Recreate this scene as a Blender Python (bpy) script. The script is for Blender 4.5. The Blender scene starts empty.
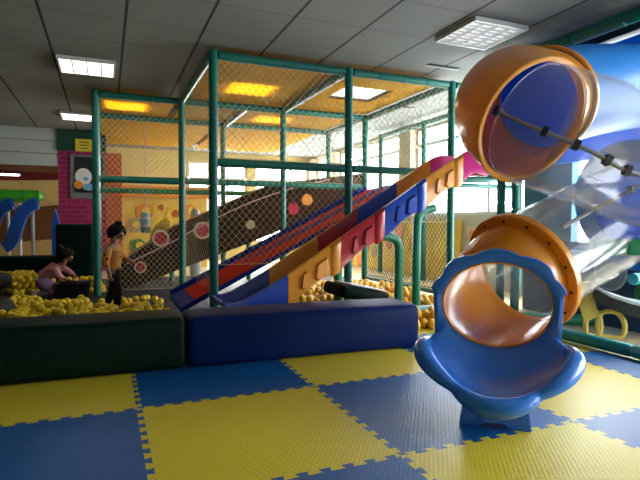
import bpy, bmesh, math, random
from mathutils import Vector, Matrix, Quaternion
from math import sin, cos, pi, radians, sqrt, atan2
random.seed(7)
D = bpy.data
SC = bpy.context.scene
COL = SC.collection
V = Vector

# ------------------------------------------------------------------ materials
def mat(name, col, rough=.5, spec=.5, metal=0., bump=None, var=0., vscale=6., trans=None, emit=None, estr=0., coat=0.):
    m = D.materials.new(name); m.use_nodes = True
    nt = m.node_tree; N = nt.nodes; L = nt.links
    b = N['Principled BSDF']
    b.inputs['Base Color'].default_value = (*col, 1)
    b.inputs['Roughness'].default_value = rough
    b.inputs['Specular IOR Level'].default_value = spec
    b.inputs['Metallic'].default_value = metal
    b.inputs['Coat Weight'].default_value = coat
    b.inputs['Coat Roughness'].default_value = .15
    tc = N.new('ShaderNodeTexCoord')
    if var:
        n = N.new('ShaderNodeTexNoise'); n.inputs['Scale'].default_value = vscale
        n.inputs['Detail'].default_value = 3
        L.new(tc.outputs['Object'], n.inputs['Vector'])
        r = N.new('ShaderNodeMixRGB'); r.blend_type = 'MIX'
        r.inputs[1].default_value = (*[max(0, c*(1-var)) for c in col], 1)
        r.inputs[2].default_value = (*[min(1, c*(1+var)) for c in col], 1)
        L.new(n.outputs['Fac'], r.inputs[0]); L.new(r.outputs[0], b.inputs['Base Color'])
    if bump:
        sc, st, dist = bump
        n = N.new('ShaderNodeTexNoise'); n.inputs['Scale'].default_value = sc; n.inputs['Detail'].default_value = 4
        L.new(tc.outputs['Object'], n.inputs['Vector'])
        u = N.new('ShaderNodeBump'); u.inputs['Strength'].default_value = st; u.inputs['Distance'].default_value = dist
        L.new(n.outputs['Fac'], u.inputs['Height']); L.new(u.outputs['Normal'], b.inputs['Normal'])
    if emit:
        b.inputs['Emission Color'].default_value = (*emit, 1); b.inputs['Emission Strength'].default_value = estr
    if trans:
        t = N.new('ShaderNodeBsdfTranslucent'); t.inputs['Color'].default_value = (*trans[0], 1)
        x = N.new('ShaderNodeMixShader'); x.inputs[0].default_value = trans[1]
        L.new(b.outputs[0], x.inputs[1]); L.new(t.outputs[0], x.inputs[2])
        L.new(x.outputs[0], N['Material Output'].inputs['Surface'])
    return m

def clear_mat(name, tint, haze, hcol, rough=.06, fac=1.0):
    m = D.materials.new(name); m.use_nodes = True
    nt = m.node_tree; N = nt.nodes; L = nt.links
    N.remove(N['Principled BSDF'])
    t = N.new('ShaderNodeBsdfTransparent'); t.inputs['Color'].default_value = (*tint, 1)
    d = N.new('ShaderNodeBsdfDiffuse'); d.inputs['Color'].default_value = (*hcol, 1)
    g = N.new('ShaderNodeBsdfGlossy'); g.inputs['Roughness'].default_value = rough
    a = N.new('ShaderNodeMixShader'); a.inputs[0].default_value = haze
    L.new(t.outputs[0], a.inputs[1]); L.new(d.outputs[0], a.inputs[2])
    f = N.new('ShaderNodeLayerWeight'); f.inputs['Blend'].default_value = .5
    q = N.new('ShaderNodeMath'); q.operation = 'POWER'; q.inputs[1].default_value = 3.2
    L.new(f.outputs['Facing'], q.inputs[0])
    k = N.new('ShaderNodeMath'); k.operation = 'MULTIPLY_ADD'; k.inputs[1].default_value = .55*fac; k.inputs[2].default_value = .045*fac
    L.new(q.outputs[0], k.inputs[0])
    b = N.new('ShaderNodeMixShader')
    L.new(k.outputs[0], b.inputs[0]); L.new(a.outputs[0], b.inputs[1]); L.new(g.outputs[0], b.inputs[2])
    L.new(b.outputs[0], N['Material Output'].inputs['Surface'])
    return m

def foam_mat(name, col):
    """EVA foam with an embossed leaf pattern"""
    m = mat(name, col, rough=.36, spec=.38, var=.08, vscale=2.5)
    nt = m.node_tree; N = nt.nodes; L = nt.links
    b = N['Principled BSDF']; tc = N['Texture Coordinate']
    hs = []
    for ang in (35, -35):
        mp = N.new('ShaderNodeMapping'); mp.inputs['Rotation'].default_value = (0, 0, radians(ang))
        w = N.new('ShaderNodeTexWave'); w.inputs['Scale'].default_value = 17
        w.inputs['Distortion'].default_value = .6
        L.new(tc.outputs['Object'], mp.inputs['Vector']); L.new(mp.outputs[0], w.inputs['Vector'])
        hs.append(w)
    mx = N.new('ShaderNodeMath'); mx.operation = 'MULTIPLY'
    L.new(hs[0].outputs['Fac'], mx.inputs[0]); L.new(hs[1].outputs['Fac'], mx.inputs[1])
    u = N.new('ShaderNodeBump'); u.inputs['Strength'].default_value = .35; u.inputs['Distance'].default_value = .002
    L.new(mx.outputs[0], u.inputs['Height']); L.new(u.outputs['Normal'], b.inputs['Normal'])
    return m

M = {}
M['green_pad'] = mat('green_padding', (.006, .17, .13), .38, .5, bump=(30, .15, .004))
M['green_light'] = mat('green_tube', (.012, .24, .12), .4, .5, bump=(30, .15, .004))
M['teal_pad'] = mat('teal_padding', (.008, .26, .25), .4, .5)
M['net'] = mat('net_cord', (.62, .55, .36), .8, .2)
M['net_dark'] = mat('net_cord_dark', (.05, .055, .045), .8, .2)
M['canopy'] = mat('yellow_canopy_cloth', (.70, .44, .03), .8, .1, var=.12, vscale=3, trans=((1.0, .66, .03), .6))
M['vinyl_green'] = mat('dark_green_vinyl', (.0018, .011, .006), .5, .08, bump=(4, .35, .03))
M['vinyl_blue'] = mat('navy_blue_vinyl', (.003, .015, .095), .5, .09, bump=(4, .35, .03))
M['vinyl_white'] = mat('white_vinyl', (.6, .6, .57), .4, .5, bump=(6, .3, .02))
M['foam_y'] = foam_mat('yellow_foam', (.60, .47, .032))
M['foam_b'] = foam_mat('blue_foam', (.003, .082, .27))
M['ball'] = mat('yellow_ball_plastic', (.78, .56, .015), .38, .4, var=.08, vscale=1.0)
M['ball_amber'] = mat('amber_ball_plastic', (.78, .44, .03), .38, .4, var=.08, vscale=1.0)
M['p_blue'] = mat('blue_slide_plastic', (.012, .065, .46), .22, .5, coat=.3)
M['p_orange'] = mat('orange_slide_plastic', (.86, .33, .025), .25, .5, coat=.3)
M['p_red'] = mat('red_slide_plastic', (.50, .012, .03), .22, .5, coat=.3)
M['p_pink'] = mat('magenta_slide_plastic', (.66, .03, .17), .22, .5, coat=.3)
M['t_blue'] = mat('bright_blue_tube_plastic', (.025, .24, .66), .42, .25, coat=.08, bump=(5, .12, .02), trans=((.04, .34, .85), .35))
M['t_bowl'] = mat('sky_blue_bowl_plastic', (.015, .17, .66), .24, .5, coat=.4)
M['t_yellow'] = mat('amber_tube_plastic', (.66, .29, .022), .22, .5, coat=.4, bump=(4, .12, .02), trans=((.95, .42, .03), .30))
M['clear'] = clear_mat('clear_polycarbonate', (.975, .982, .99), .055, (.86, .90, .97), .09, .6)
M['glass'] = clear_mat('window_glass', (.97, .98, .98), .0, (1, 1, 1), .0)
M['steel'] = mat('grey_steel', (.30, .30, .29), .35, .5, .7)
M['black'] = mat('black_plastic', (.012, .012, .013), .4, .5)
M['dark_rubber'] = mat('dark_rubber', (.02, .022, .026), .6, .3)
M['w_red'] = mat('red_carpet_slide', (.60, .022, .012), .7, .12)
M['w_blue'] = mat('royal_blue_vinyl', (.008, .030, .30), .6, .15)
M['brown'] = mat('brown_ramp_paint', (.032, .014, .008), .85, .05, var=.6, vscale=3)
M['melon'] = mat('melon_pink', (.42, .03, .06), .8, .1)
M['cream'] = mat('cream_paint', (.62, .50, .30), .6, .3)
M['rope'] = mat('pale_pink_rope', (.62, .36, .38), .8, .2)
M['ceil_frame'] = mat('white_metal', (.75, .76, .74), .4, .5)
M['lamp'] = mat('lamp_diffuser', (.9, .9, .9), .5, .2, emit=(1, .99, .95), estr=3.8)
M['lamp_dim'] = mat('dim_lamp_diffuser', (.9, .9, .9), .5, .2, emit=(1, 1, .98), estr=.32)
M['wall'] = mat('warm_wall_paint', (.55, .50, .40), .8, .2, var=.05)
M['wall_grey'] = mat('grey_wall_paint', (.14, .15, .15), .8, .2, var=.05)
M['siding'] = mat('pale_siding', (.50, .53, .50), .6, .3, var=.05)
M['frame_w'] = mat('window_frame_white', (.62, .60, .55), .5, .4)
M['pier'] = mat('cream_column_paint', (.62, .50, .32), .7, .3)
M['magenta'] = None
M['green_dark'] = mat('dark_green_board', (.012, .06, .035), .6, .3)
M['board'] = mat('black_board', (.008, .008, .010), .5, .4)
M['grey_frame'] = mat('grey_frame', (.17, .17, .18), .5, .4)
M['sign_y'] = mat('yellow_sign', (.65, .50, .03), .5, .4)
M['ink'] = mat('dark_ink', (.02, .02, .02), .6, .3)
M['white_paint'] = mat('white_paint', (.72, .72, .70), .6, .3)
M['sky_paint'] = mat('light_blue_paint', (.18, .42, .62), .6, .3)
M['orange_paint'] = mat('orange_paint', (.72, .26, .03), .6, .3)
M['red_orange'] = mat('red_orange_paint', (.48, .10, .025), .6, .3, var=.1)
M['yellow_paint'] = mat('yellow_paint', (.80, .56, .05), .6, .3)
M['mural_base'] = mat('mural_cream_paint', (.74, .50, .09), .7, .2, var=.2, vscale=2)
M['back_paint'] = mat('yellowish_back_wall_paint', (.56, .43, .17), .7, .2, var=.12)
M['mural_brown'] = mat('mural_brown_paint', (.16, .07, .03), .7, .2, var=.4, vscale=2)
M['mural_red'] = mat('mural_red_paint', (.13, .014, .012), .7, .2, var=.2)
M['mural_tan'] = mat('mural_tan_paint', (.40, .30, .17), .7, .2, var=.15)
M['mural_green'] = mat('mural_green_paint', (.06, .22, .07), .7, .2, var=.15)
M['navy_panel'] = mat('navy_panel_paint', (.010, .05, .10), .5, .4, var=.2)
M['teal_board'] = mat('grey_teal_board', (.10, .26, .34), .5, .3, var=.1)
M['moon_grey'] = mat('grey_green_paint', (.22, .30, .28), .6, .3)
M['lime'] = mat('lime_plastic', (.05, .36, .02), .35, .5)
M['toy_blue'] = mat('toy_blue_plastic', (.012, .10, .48), .3, .5)
M['pedal_y'] = mat('pale_yellow_plastic', (.72, .50, .10), .35, .5)
M['grey_top'] = mat('light_grey_vinyl', (.42, .46, .48), .4, .5)
M['beige_floor'] = mat('beige_vinyl_floor', (.62, .52, .30), .45, .4, var=.06)
M['pit_mat'] = mat('dark_navy_pit_mat', (.014, .018, .035), .55, .4, var=.3)
M['skin'] = mat('skin', (.36, .18, .11), .55, .4)
M['hair'] = mat('black_hair', (.008, .006, .005), .75, .2, bump=(60, .4, .01))
M['eye'] = mat('dark_eye', (.01, .008, .007), .2, .5)
M['lip'] = mat('lip', (.28, .09, .07), .5, .4)
M['pants_dark'] = mat('black_trousers', (.010, .010, .013), .8, .2)
M['shoe'] = mat('dark_shoe', (.02, .02, .025), .6, .3)
M['sock'] = mat('white_sock', (.55, .52, .50), .8, .2)
M['shirt_pink'] = mat('pink_shirt_cloth', (.68, .28, .31), .85, .2, bump=(14, .3, .02))
M['pants_purple'] = mat('mauve_trousers_cloth', (.27, .18, .34), .85, .2, bump=(12, .3, .02))

def pattern_shirt():
    m = mat('orange_print_shirt', (.5, .2, .04), .85, .1)
    nt = m.node_tree; N = nt.nodes; L = nt.links
    v = N.new('ShaderNodeTexVoronoi'); v.inputs['Scale'].default_value = 16
    r = N.new('ShaderNodeValToRGB'); e = r.color_ramp.elements
    r.color_ramp.interpolation = 'CONSTANT'
    e[0].color = (.16, .045, .02, 1); e[1].position = .28; e[1].color = (.66, .28, .06, 1)
    k = e.new(.62); k.color = (.52, .30, .12, 1)
    L.new(N['Texture Coordinate'].outputs['Object'], v.inputs['Vector'])
    L.new(v.outputs['Distance'], r.inputs[0]); L.new(r.outputs[0], N['Principled BSDF'].inputs['Base Color'])
    return m
M['shirt_print'] = pattern_shirt()

def brick_mat():
    m = mat('magenta_brick', (.5, .03, .16), .6, .3)
    nt = m.node_tree; N = nt.nodes; L = nt.links
    b = N.new('ShaderNodeTexBrick')
    b.inputs['Color1'].default_value = (.30, .016, .095, 1); b.inputs['Color2'].default_value = (.27, .013, .085, 1)
    b.inputs['Mortar'].default_value = (.34, .06, .15, 1); b.inputs['Scale'].default_value = 1
    b.inputs['Mortar Size'].default_value = .008
    b.inputs['Brick Width'].default_value = .26; b.inputs['Row Height'].default_value = .095
    mp = N.new('ShaderNodeMapping'); mp.inputs['Rotation'].default_value = (radians(90), 0, 0)
    L.new(N['Texture Coordinate'].outputs['Object'], mp.inputs['Vector'])
    L.new(mp.outputs[0], b.inputs['Vector']); L.new(b.outputs['Color'], N['Principled BSDF'].inputs['Base Color'])
    return m
M['magenta'] = brick_mat()

def ceiling_mat():
    m = mat('ceiling_tiles', (.36, .38, .355), .75, .3)
    nt = m.node_tree; N = nt.nodes; L = nt.links
    tc = N['Texture Coordinate']
    sp = N.new('ShaderNodeSeparateXYZ'); L.new(tc.outputs['Object'], sp.inputs[0])
    def line(sock, off, per, half):
        a = N.new('ShaderNodeMath'); a.operation = 'SUBTRACT'; a.inputs[1].default_value = off; L.new(sock, a.inputs[0])
        p = N.new('ShaderNodeMath'); p.operation = 'PINGPONG'; p.inputs[1].default_value = per/2; L.new(a.outputs[0], p.inputs[0])
        c = N.new('ShaderNodeMath'); c.operation = 'LESS_THAN'; c.inputs[1].default_value = half; L.new(p.outputs[0], c.inputs[0])
        return c.outputs[0]
    lx = line(sp.outputs[0], .18, .69, .013)
    ly = line(sp.outputs[1], 3.68, .66, .006)
    n = N.new('ShaderNodeTexNoise'); n.inputs['Scale'].default_value = 1.3; L.new(tc.outputs['Object'], n.inputs['Vector'])
    base = N.new('ShaderNodeMixRGB'); base.inputs[1].default_value = (.215, .225, .205, 1); base.inputs[2].default_value = (.26, .27, .25, 1)
    L.new(n.outputs['Fac'], base.inputs[0])
    m1 = N.new('ShaderNodeMixRGB'); m1.inputs[2].default_value = (.13, .135, .13, 1); L.new(ly, m1.inputs[0]); L.new(base.outputs[0], m1.inputs[1])
    m2 = N.new('ShaderNodeMixRGB'); m2.inputs[2].default_value = (.03, .033, .03, 1); L.new(lx, m2.inputs[0]); L.new(m1.outputs[0], m2.inputs[1])
    L.new(m2.outputs[0], N['Principled BSDF'].inputs['Base Color'])
    return m
M['ceiling'] = ceiling_mat()

# ------------------------------------------------------------------ mesh helpers
def bx(bm, c, s, rot=None):
    mtx = Matrix.Translation(V(c))
    if rot is not None: mtx = mtx @ rot.to_4x4()
    vs = [bm.verts.new(mtx @ V((sx*s[0]/2, sy*s[1]/2, sz*s[2]/2))) for sx in (-1, 1) for sy in (-1, 1) for sz in (-1, 1)]
    fs = []
    for q in ((0, 1, 3, 2), (4, 6, 7, 5), (0, 4, 5, 1), (2, 3, 7, 6), (0, 2, 6, 4), (1, 5, 7, 3)):
        fs.append(bm.faces.new([vs[i] for i in q]))
    return vs, fs

def rbox(bm, c, s, r, seg=4, bulge=0.):
    """rounded box with optional puffed faces"""
    t = bmesh.new(); bx(t, (0, 0, 0), s)
    bmesh.ops.bevel(t, geom=list(t.edges), offset=r, segments=seg, profile=.5, affect='EDGES')
    if bulge:
        bmesh.ops.subdivide_edges(t, edges=list(t.edges), cuts=2, use_grid_fill=True)
        for v in t.verts:
            x, y, z = v.co.x/(s[0]/2), v.co.y/(s[1]/2), v.co.z/(s[2]/2)
            v.co.y += bulge*(1 if y > 0 else -1)*(abs(y) > .9)*(1-x**4)*(1-z*z)
            v.co.z += bulge*(1 if z > 0 else 0)*(abs(z) > .9)*(1-x**4)*(1-y*y)
    mp = {}
    for v in t.verts: mp[v] = bm.verts.new(v.co + V(c))
    for f in t.faces: bm.faces.new([mp[v] for v in f.verts])
    t.free()

def loft(bm, rings, closed=True, cap=True):
    vv = [[bm.verts.new(p) for p in r] for r in rings]
    n = len(rings[0])
    for a, b in zip(vv[:-1], vv[1:]):
        for i in range(n if closed else n-1):
            j = (i+1) % n
            bm.faces.new((a[i], a[j], b[j], b[i]))
    if cap and closed:
        bm.faces.new(list(reversed(vv[0]))); bm.faces.new(vv[-1])
    return vv

def frames(pts):
    out = []
    n = len(pts)
    up = None
    for i, p in enumerate(pts):
        t = (pts[min(i+1, n-1)] - pts[max(i-1, 0)]).normalized()
        if up is None:
            a = V((0, 0, 1)) if abs(t.z) < .9 else V((1, 0, 0))
            s = t.cross(a).normalized(); up = s.cross(t).normalized()
        else:
            s = t.cross(up)
            s.normalize(); up = s.cross(t).normalized()
        out.append((p, t, s, up))
    return out

def tube(bm, pts, r, seg=10, cap=True):
    pts = [V(p) for p in pts]
    R = r if isinstance(r, (list, tuple)) else [r]*len(pts)
    loft(bm, [[p + (s*cos(2*pi*k/seg) + u*sin(2*pi*k/seg))*R[i] for k in range(seg)] for i, (p, t, s, u) in enumerate(frames(pts))], True, cap)

def ball(bm, c, r, seg=12, rings=8):
    c = V(c)
    R = r if isinstance(r, (tuple, list, Vector)) else (r, r, r)
    top = bm.verts.new(c+V((0, 0, R[2]))); bot = bm.verts.new(c-V((0, 0, R[2])))
    rows = []
    for i in range(1, rings):
        a = pi*i/rings
        rows.append([bm.verts.new(c+V((R[0]*sin(a)*cos(2*pi*k/seg), R[1]*sin(a)*sin(2*pi*k/seg), R[2]*cos(a)))) for k in range(seg)])
    for k in range(seg):
        j = (k+1) % seg
        bm.faces.new((top, rows[0][k], rows[0][j])); bm.faces.new((bot, rows[-1][j], rows[-1][k]))
        for a, b in zip(rows[:-1], rows[1:]): bm.faces.new((a[k], b[k], b[j], a[j]))

def prism(bm, pts, vec):
    """extrude a flat polygon (list of Vector) along vec"""
    a = [bm.verts.new(V(p)) for p in pts]; b = [bm.verts.new(V(p)+V(vec)) for p in pts]
    bm.faces.new(a); bm.faces.new(list(reversed(b)))
    n = len(a)
    for i in range(n):
        j = (i+1) % n
        bm.faces.new((a[j], a[i], b[i], b[j]))

def disc(bm, c, r, vec, ax=(V((1, 0, 0)), V((0, 0, 1))), n=24, ry=None):
    c = V(c); ry = ry or r
    prism(bm, [c + ax[0]*r*cos(2*pi*k/n) + ax[1]*ry*sin(2*pi*k/n) for k in range(n)], vec)

def cr(P, n=12):
    """Catmull-Rom through all points"""
    P = [V(p) for p in P]
    Q = [P[0]*2-P[1]] + P + [P[-1]*2-P[-2]]
    out = []
    for i in range(len(P)-1):
        a, b, c, d = Q[i:i+4]
        for k in range(n):
            t = k/n
            out.append(.5*((2*b)+(c-a)*t+(2*a-5*b+4*c-d)*t*t+(3*b-a-3*c+d)*t**3))
    out.append(P[-1])
    return out

ROOT = {}
def finish(name, bm, m, loc=None, smooth=True):
    bmesh.ops.recalc_face_normals(bm, faces=list(bm.faces))
    me = D.meshes.new(name)
    if loc is None:
        xs = [v.co for v in bm.verts]
        loc = V(((min(c.x for c in xs)+max(c.x for c in xs))/2, (min(c.y for c in xs)+max(c.y for c in xs))/2, min(c.z for c in xs)))
    loc = V(loc)
    for v in bm.verts: v.co -= loc
    for f in bm.faces: f.smooth = smooth
    bm.to_mesh(me); bm.free()
    me.materials.append(m)
    if smooth:
        try: me.set_sharp_from_angle(angle=radians(38))
        except Exception: pass
    o = D.objects.new(name, me); COL.objects.link(o)
    return o, loc

def part(name, bm, m, parent, label=None, smooth=True):
    o, _ = finish(name, bm, m, ROOT[parent.name], smooth)
    o.parent = parent
    ROOT[o.name] = ROOT[parent.name]
    if label: o['label'] = label
    return o

def tag(o, label, cat, group=None, kind=None):
    o['label'] = label; o['category'] = cat
    if group: o['group'] = group
    if kind: o['kind'] = kind
    return o

def thing(name, label, cat, loc=(0, 0, 0), group=None):
    o = D.objects.new(name, None); COL.objects.link(o); o.empty_display_size = .1
    o.location = loc; ROOT[o.name] = V(loc)
    return tag(o, label, cat, group)

def solo(name, bm, m, label, cat, group=None, kind=None, smooth=True):
    o, loc = finish(name, bm, m, None, smooth)
    o.location = loc; ROOT[o.name] = loc
    return tag(o, label, cat, group, kind)

def struct(name, bm, m, smooth=False, parent=None):
    if parent is None:
        o, loc = finish(name, bm, m, (0, 0, 0), smooth); o['kind'] = 'structure'; ROOT[o.name] = V((0, 0, 0))
        return o
    return part(name, bm, m, parent, smooth=smooth)

B = bmesh.new
# ------------------------------------------------------------------ camera
cam = D.cameras.new('camera'); co = D.objects.new('camera', cam); COL.objects.link(co)
cam.sensor_width = 36; cam.lens = 516/640*36; cam.clip_start = .05; cam.clip_end = 200
yaw, pit, rol = radians(22.535), radians(-1.94), radians(.18)
F = V((sin(yaw)*cos(pit), cos(yaw)*cos(pit), sin(pit)))
R0 = V((cos(yaw), -sin(yaw), 0)); U0 = R0.cross(F)
CR = R0*cos(rol)+U0*sin(rol); CU = -R0*sin(rol)+U0*cos(rol)
CAM = V((0, 0, .99))
co.matrix_world = Matrix(((CR.x, CU.x, -F.x, CAM.x), (CR.y, CU.y, -F.y, CAM.y), (CR.z, CU.z, -F.z, CAM.z), (0, 0, 0, 1)))
SC.camera = co

# ------------------------------------------------------------------ setting
XL, XR, YF, YB, H = -7.5, 5.35, -4.2, 13.5, 2.8
bm = B(); bx(bm, ((XL+XR)/2, (YF+YB)/2, -.112), (XR-XL+.4, YB-YF+.4, .2)); struct('floor', bm, M['beige_floor'])
bm = B(); bx(bm, ((XL+XR)/2, (YF+YB)/2, H+.1), (XR-XL+.4, YB-YF+.4, .2)); struct('ceiling', bm, M['ceiling'])
bm = B(); bx(bm, (XL-.1, (YF+YB)/2, H/2), (.2, YB-YF, H)); struct('wall_left', bm, M['wall_grey'])
bm = B(); bx(bm, ((XL+XR)/2, YF-.1, H/2), (XR-XL, .2, H)); struct('wall_front', bm, M['wall_grey'])
SILL, HEAD = 1.12, 2.74
piers = [-3.9, -1.7, 1.7, 5.1, 8.5, 11.9]
bm = B()
bx(bm, (XR+.1, (5.1+YB)/2, SILL/2), (.2, YB-5.1, SILL)); bx(bm, (XR+.1, (YF+5.1)/2, .05), (.2, 5.1-YF, .1)); bx(bm, (XR+.1, (YF+YB)/2, (HEAD+H)/2), (.2, YB-YF, H-HEAD))
struct('wall_right', bm, M['wall'])
bm = B()
for y in piers: z_ = SILL if y > 5 else .0; bx(bm, (XR+.06, y, (z_+HEAD)/2), (.3, .42, HEAD-z_))
bx(bm, (XR+.06, YB-.15, (SILL+HEAD)/2), (.3, .3, HEAD-SILL))
struct('trim_1', bm, M['pier'])
wn = 1
ys = piers + [YB-.09]
def window(n, p0, p1, z0, z1, axis):
    """frame + pane between p0 and p1 along axis"""
    fr = B(); pn = B()
    def bar(a, b, za, zb, d=.06):
        if axis == 'y': bx(fr, (XR+.08, (a+b)/2, (za+zb)/2), (d, b-a, zb-za))
        else: bx(fr, ((a+b)/2, YB+.08, (za+zb)/2), (b-a, d, zb-za))
    w = .05
    bar(p0, p1, z0, z0+w); bar(p0, p1, z1-w, z1); zt = z0+(z1-z0)*.80
    bar(p0+w, p1-w, zt-.03, zt+.03)
    k = 3
    for i in range(k+1):
        c = p0+w/2+(p1-p0-w)*i/k
        bar(c-w/2, c+w/2, z0+w, zt-.03); bar(c-w/2, c+w/2, zt+.03, z1-w)
    f = struct('window_%d' % n, fr, M['frame_w'])
    if axis == 'y': bx(pn, (XR+.08, (p0+p1)/2, (z0+z1)/2), (.006, p1-p0-.02, z1-z0-.02))
    else: bx(pn, ((p0+p1)/2, YB+.08, (z0+z1)/2), (p1-p0-.02, .006, z1-z0-.02))
    part('pane', pn, M['glass'], f, smooth=False)
    # daylight portal just outside the pane
    li = D.lights.new('window_daylight', 'AREA'); li.shape = 'RECTANGLE'; li.size = p1-p0; li.size_y = z1-z0
    li.cycles.is_portal = True
    lo = D.objects.new('window_daylight', li); COL.objects.link(lo)
    if axis == 'y': lo.location = (XR+.24, (p0+p1)/2, (z0+z1)/2); lo.rotation_euler = (radians(90), 0, radians(90))
    else: lo.location = ((p0+p1)/2, YB+.24, (z0+z1)/2); lo.rotation_euler = (radians(90), 0, radians(180))
for a, b in zip(ys[:-1], ys[1:]):
    window(wn, a+.21, b-.21, SILL if b > 5.2 else .1, HEAD, 'y'); wn += 1  # unseen front windows: floor-length sill added to brighten floor, bowl and slide
# back wall with two windows
bm = B(); W0, W1, WX = .45, 2.55, 1.95
bx(bm, ((XL+WX)/2, YB+.1, H/2), (WX-XL, .2, H))
bx(bm, ((WX+XR)/2, YB+.1, W0/2), (XR-WX, .2, W0)); bx(bm, ((WX+XR)/2, YB+.1, (W1+H)/2), (XR-WX, .2, H-W1))
bx(bm, (3.60, YB+.1, (W0+W1)/2), (.22, .2, W1-W0)); bx(bm, (XR-.05, YB+.1, (W0+W1)/2), (.1, .2, W1-W0))
struct('wall_back', bm, M['back_paint'])
window(wn, WX, 3.49, W0, W1, 'x'); wn += 1
window(wn, 3.71, 5.25, W0, W1, 'x')
# dropped bulkhead of pale siding on the left
bm = B()
for k in range(3):
    z1 = 2.8-k*.245
    prism(bm, [(-7.4, 11.32, z1), (-7.4, 11.30, z1-.235), (-7.4, 11.42, z1-.235), (-7.4, 11.42, z1)], (6.54, 0, 0))
struct('trim_2', bm, M['siding'])
# painted bands on the back wall at the far left
def wave_band(zc, h, amp, ph, x0, x1, dy):
    t = B(); n = 40; up = []; lo = []
    for i in range(n+1):
        x = x0+(x1-x0)*i/n
        up.append(V((x, YB-.001, zc+h/2+amp*sin(x*2.1+ph)))); lo.append(V((x, YB-.001, zc-h/2+amp*sin(x*1.7+ph+1))))
    prism(t, up+list(reversed(lo)), (0, -dy, 0)); return t
struct('trim_3', wave_band(2.22, .26, .05, .3, -7.4, -.4, .02), M['mural_brown'])
struct('trim_4', wave_band(2.05, .20, .03, 1.2, -7.4, -.4, .03), M['mural_red'])
struct('trim_5', wave_band(.95, .85, .06, 2.2, -7.4, -.4, .02), M['mural_brown'])

# ------------------------------------------------------------------ interlocking floor mats
X0, Y0 = .154, 2.869
def edge_profile(n=10, d=.015, sgn=1):
    o = []
    for k in range(n):
        a = k/n
        o += [(a+.031, -d*sgn), (a+.022, d*sgn), (a+.078, d*sgn), (a+.069, -d*sgn)]
    return o
def mat_outline(i, j):
    g = .0007
    pts = [(0, 0)]
    pts += [(a, b) for a, b in edge_profile()]; pts.append((1, 0))
    pts += [(1+b, a) for a, b in edge_profile()]; pts.append((1, 1))
    pts += [(a, 1+b) for a, b in reversed(edge_profile())]; pts.append((0, 1))
    pts += [(b, a) for a, b in reversed(edge_profile())]
    return pts
mat_mesh = {}
def foam_mesh(key, m):
    bm = B(); prism(bm, [V((a, b, 0)) for a, b in mat_outline(0, 0)], (0, 0, -.0118))
    bmesh.ops.recalc_face_normals(bm, faces=list(bm.faces))
    me = D.meshes.new('floor_mat'); bm.to_mesh(me); bm.free(); me.materials.append(m); mat_mesh[key] = me
foam_mesh('y', M['foam_y']); foam_mesh('b', M['foam_b'])
MAT_LABEL = {
 (-1, 0): 'yellow foam floor mat at the left edge along the dark green barrier pad',
 (0, 0): 'blue foam floor mat against the joint of the green and navy barrier pads',
 (1, 0): 'yellow foam floor mat along the right half of the navy barrier pad',
 (-1, -1): 'blue foam floor mat in the lower left corner in front of the yellow strip',
 (0, -1): 'big yellow foam floor mat in the middle of the foreground',
 (1, -1): 'blue foam floor mat directly under and left of the blue slide bowl',
 (2, -1): 'pale glare-lit yellow foam floor mat to the right of the blue slide bowl',
 (3, -1): 'blue foam floor mat along the right border beyond the pale yellow mat',
 (2, 0): 'blue foam floor mat behind the blue slide bowl beside the navy pad end',
 (2, 1): 'yellow foam floor mat glimpsed between the navy pad and the blue slide bowl',
 (0, -2): 'blue foam floor mat at the bottom edge below the big yellow mat',
 (1, -2): 'bright yellow foam floor mat in the lower right below the slide bowl foot',
 (2, -2): 'blue foam floor mat at the right edge in front of the pale yellow mat',
 (3, 0): 'yellow foam floor mat hidden behind the blue slide bowl at the right border',
 (-1, -2): 'yellow foam floor mat just below the lower left corner of the picture',
 (3, -2): 'yellow foam floor mat beyond the right edge of the foreground',
}
for (i, j), lb in MAT_LABEL.items():
    o = D.objects.new('floor_mat', mat_mesh['y' if (i+j) % 2 else 'b'])
    COL.objects.link(o); o.location = (X0+i, Y0+j, 0)
    if i == 3: o.scale.x = .40; o.location.x += .0
    tag(o, lb, 'floor mat', 'interlocking foam floor mats')

# ------------------------------------------------------------------ barrier pads
def pad(name, x0, x1, y0, y1, h, m, label):
    bm = B(); rbox(bm, ((x0+x1)/2, (y0+y1)/2, h/2), (x1-x0, y1-y0, h), .05, 4, .012)
    return solo(name, bm, m, label, 'barrier pad')
pad('barrier_pad', -2.2, .497, 3.54, 3.98, .348, M['vinyl_green'], 'long dark green padded barrier in front of the yellow balls').rotation_euler.z = radians(-.6)
pad('barrier_pad', .512, 2.31, 3.49, 3.93, .342, M['vinyl_blue'], 'navy blue padded barrier in front of the coloured slide').rotation_euler.z = radians(-2.2)
# pads at the back of the pit
bm = B(); rbox(bm, (-3.2, 9.95, .2), (4.9, .42, .42), .05)
solo('barrier_pad', bm, M['vinyl_green'], 'low dark green padded barrier along the far side of the ball pit', 'barrier pad')
bm = B(); rbox(bm, (-.42, 8.55, .48), (.50, .55, .96), .05)
solo('foam_block', bm, M['vinyl_green'], 'tall dark green foam block in front of the magenta brick pillar', 'foam block')
bm = B(); bx(bm, (.9, 6.9, -.0059), (6.2, 5.6, .0118))
solo('pit_mat', bm, M['pit_mat'], 'dark navy mat on the ball pit floor', 'floor mat', smooth=False)

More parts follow.
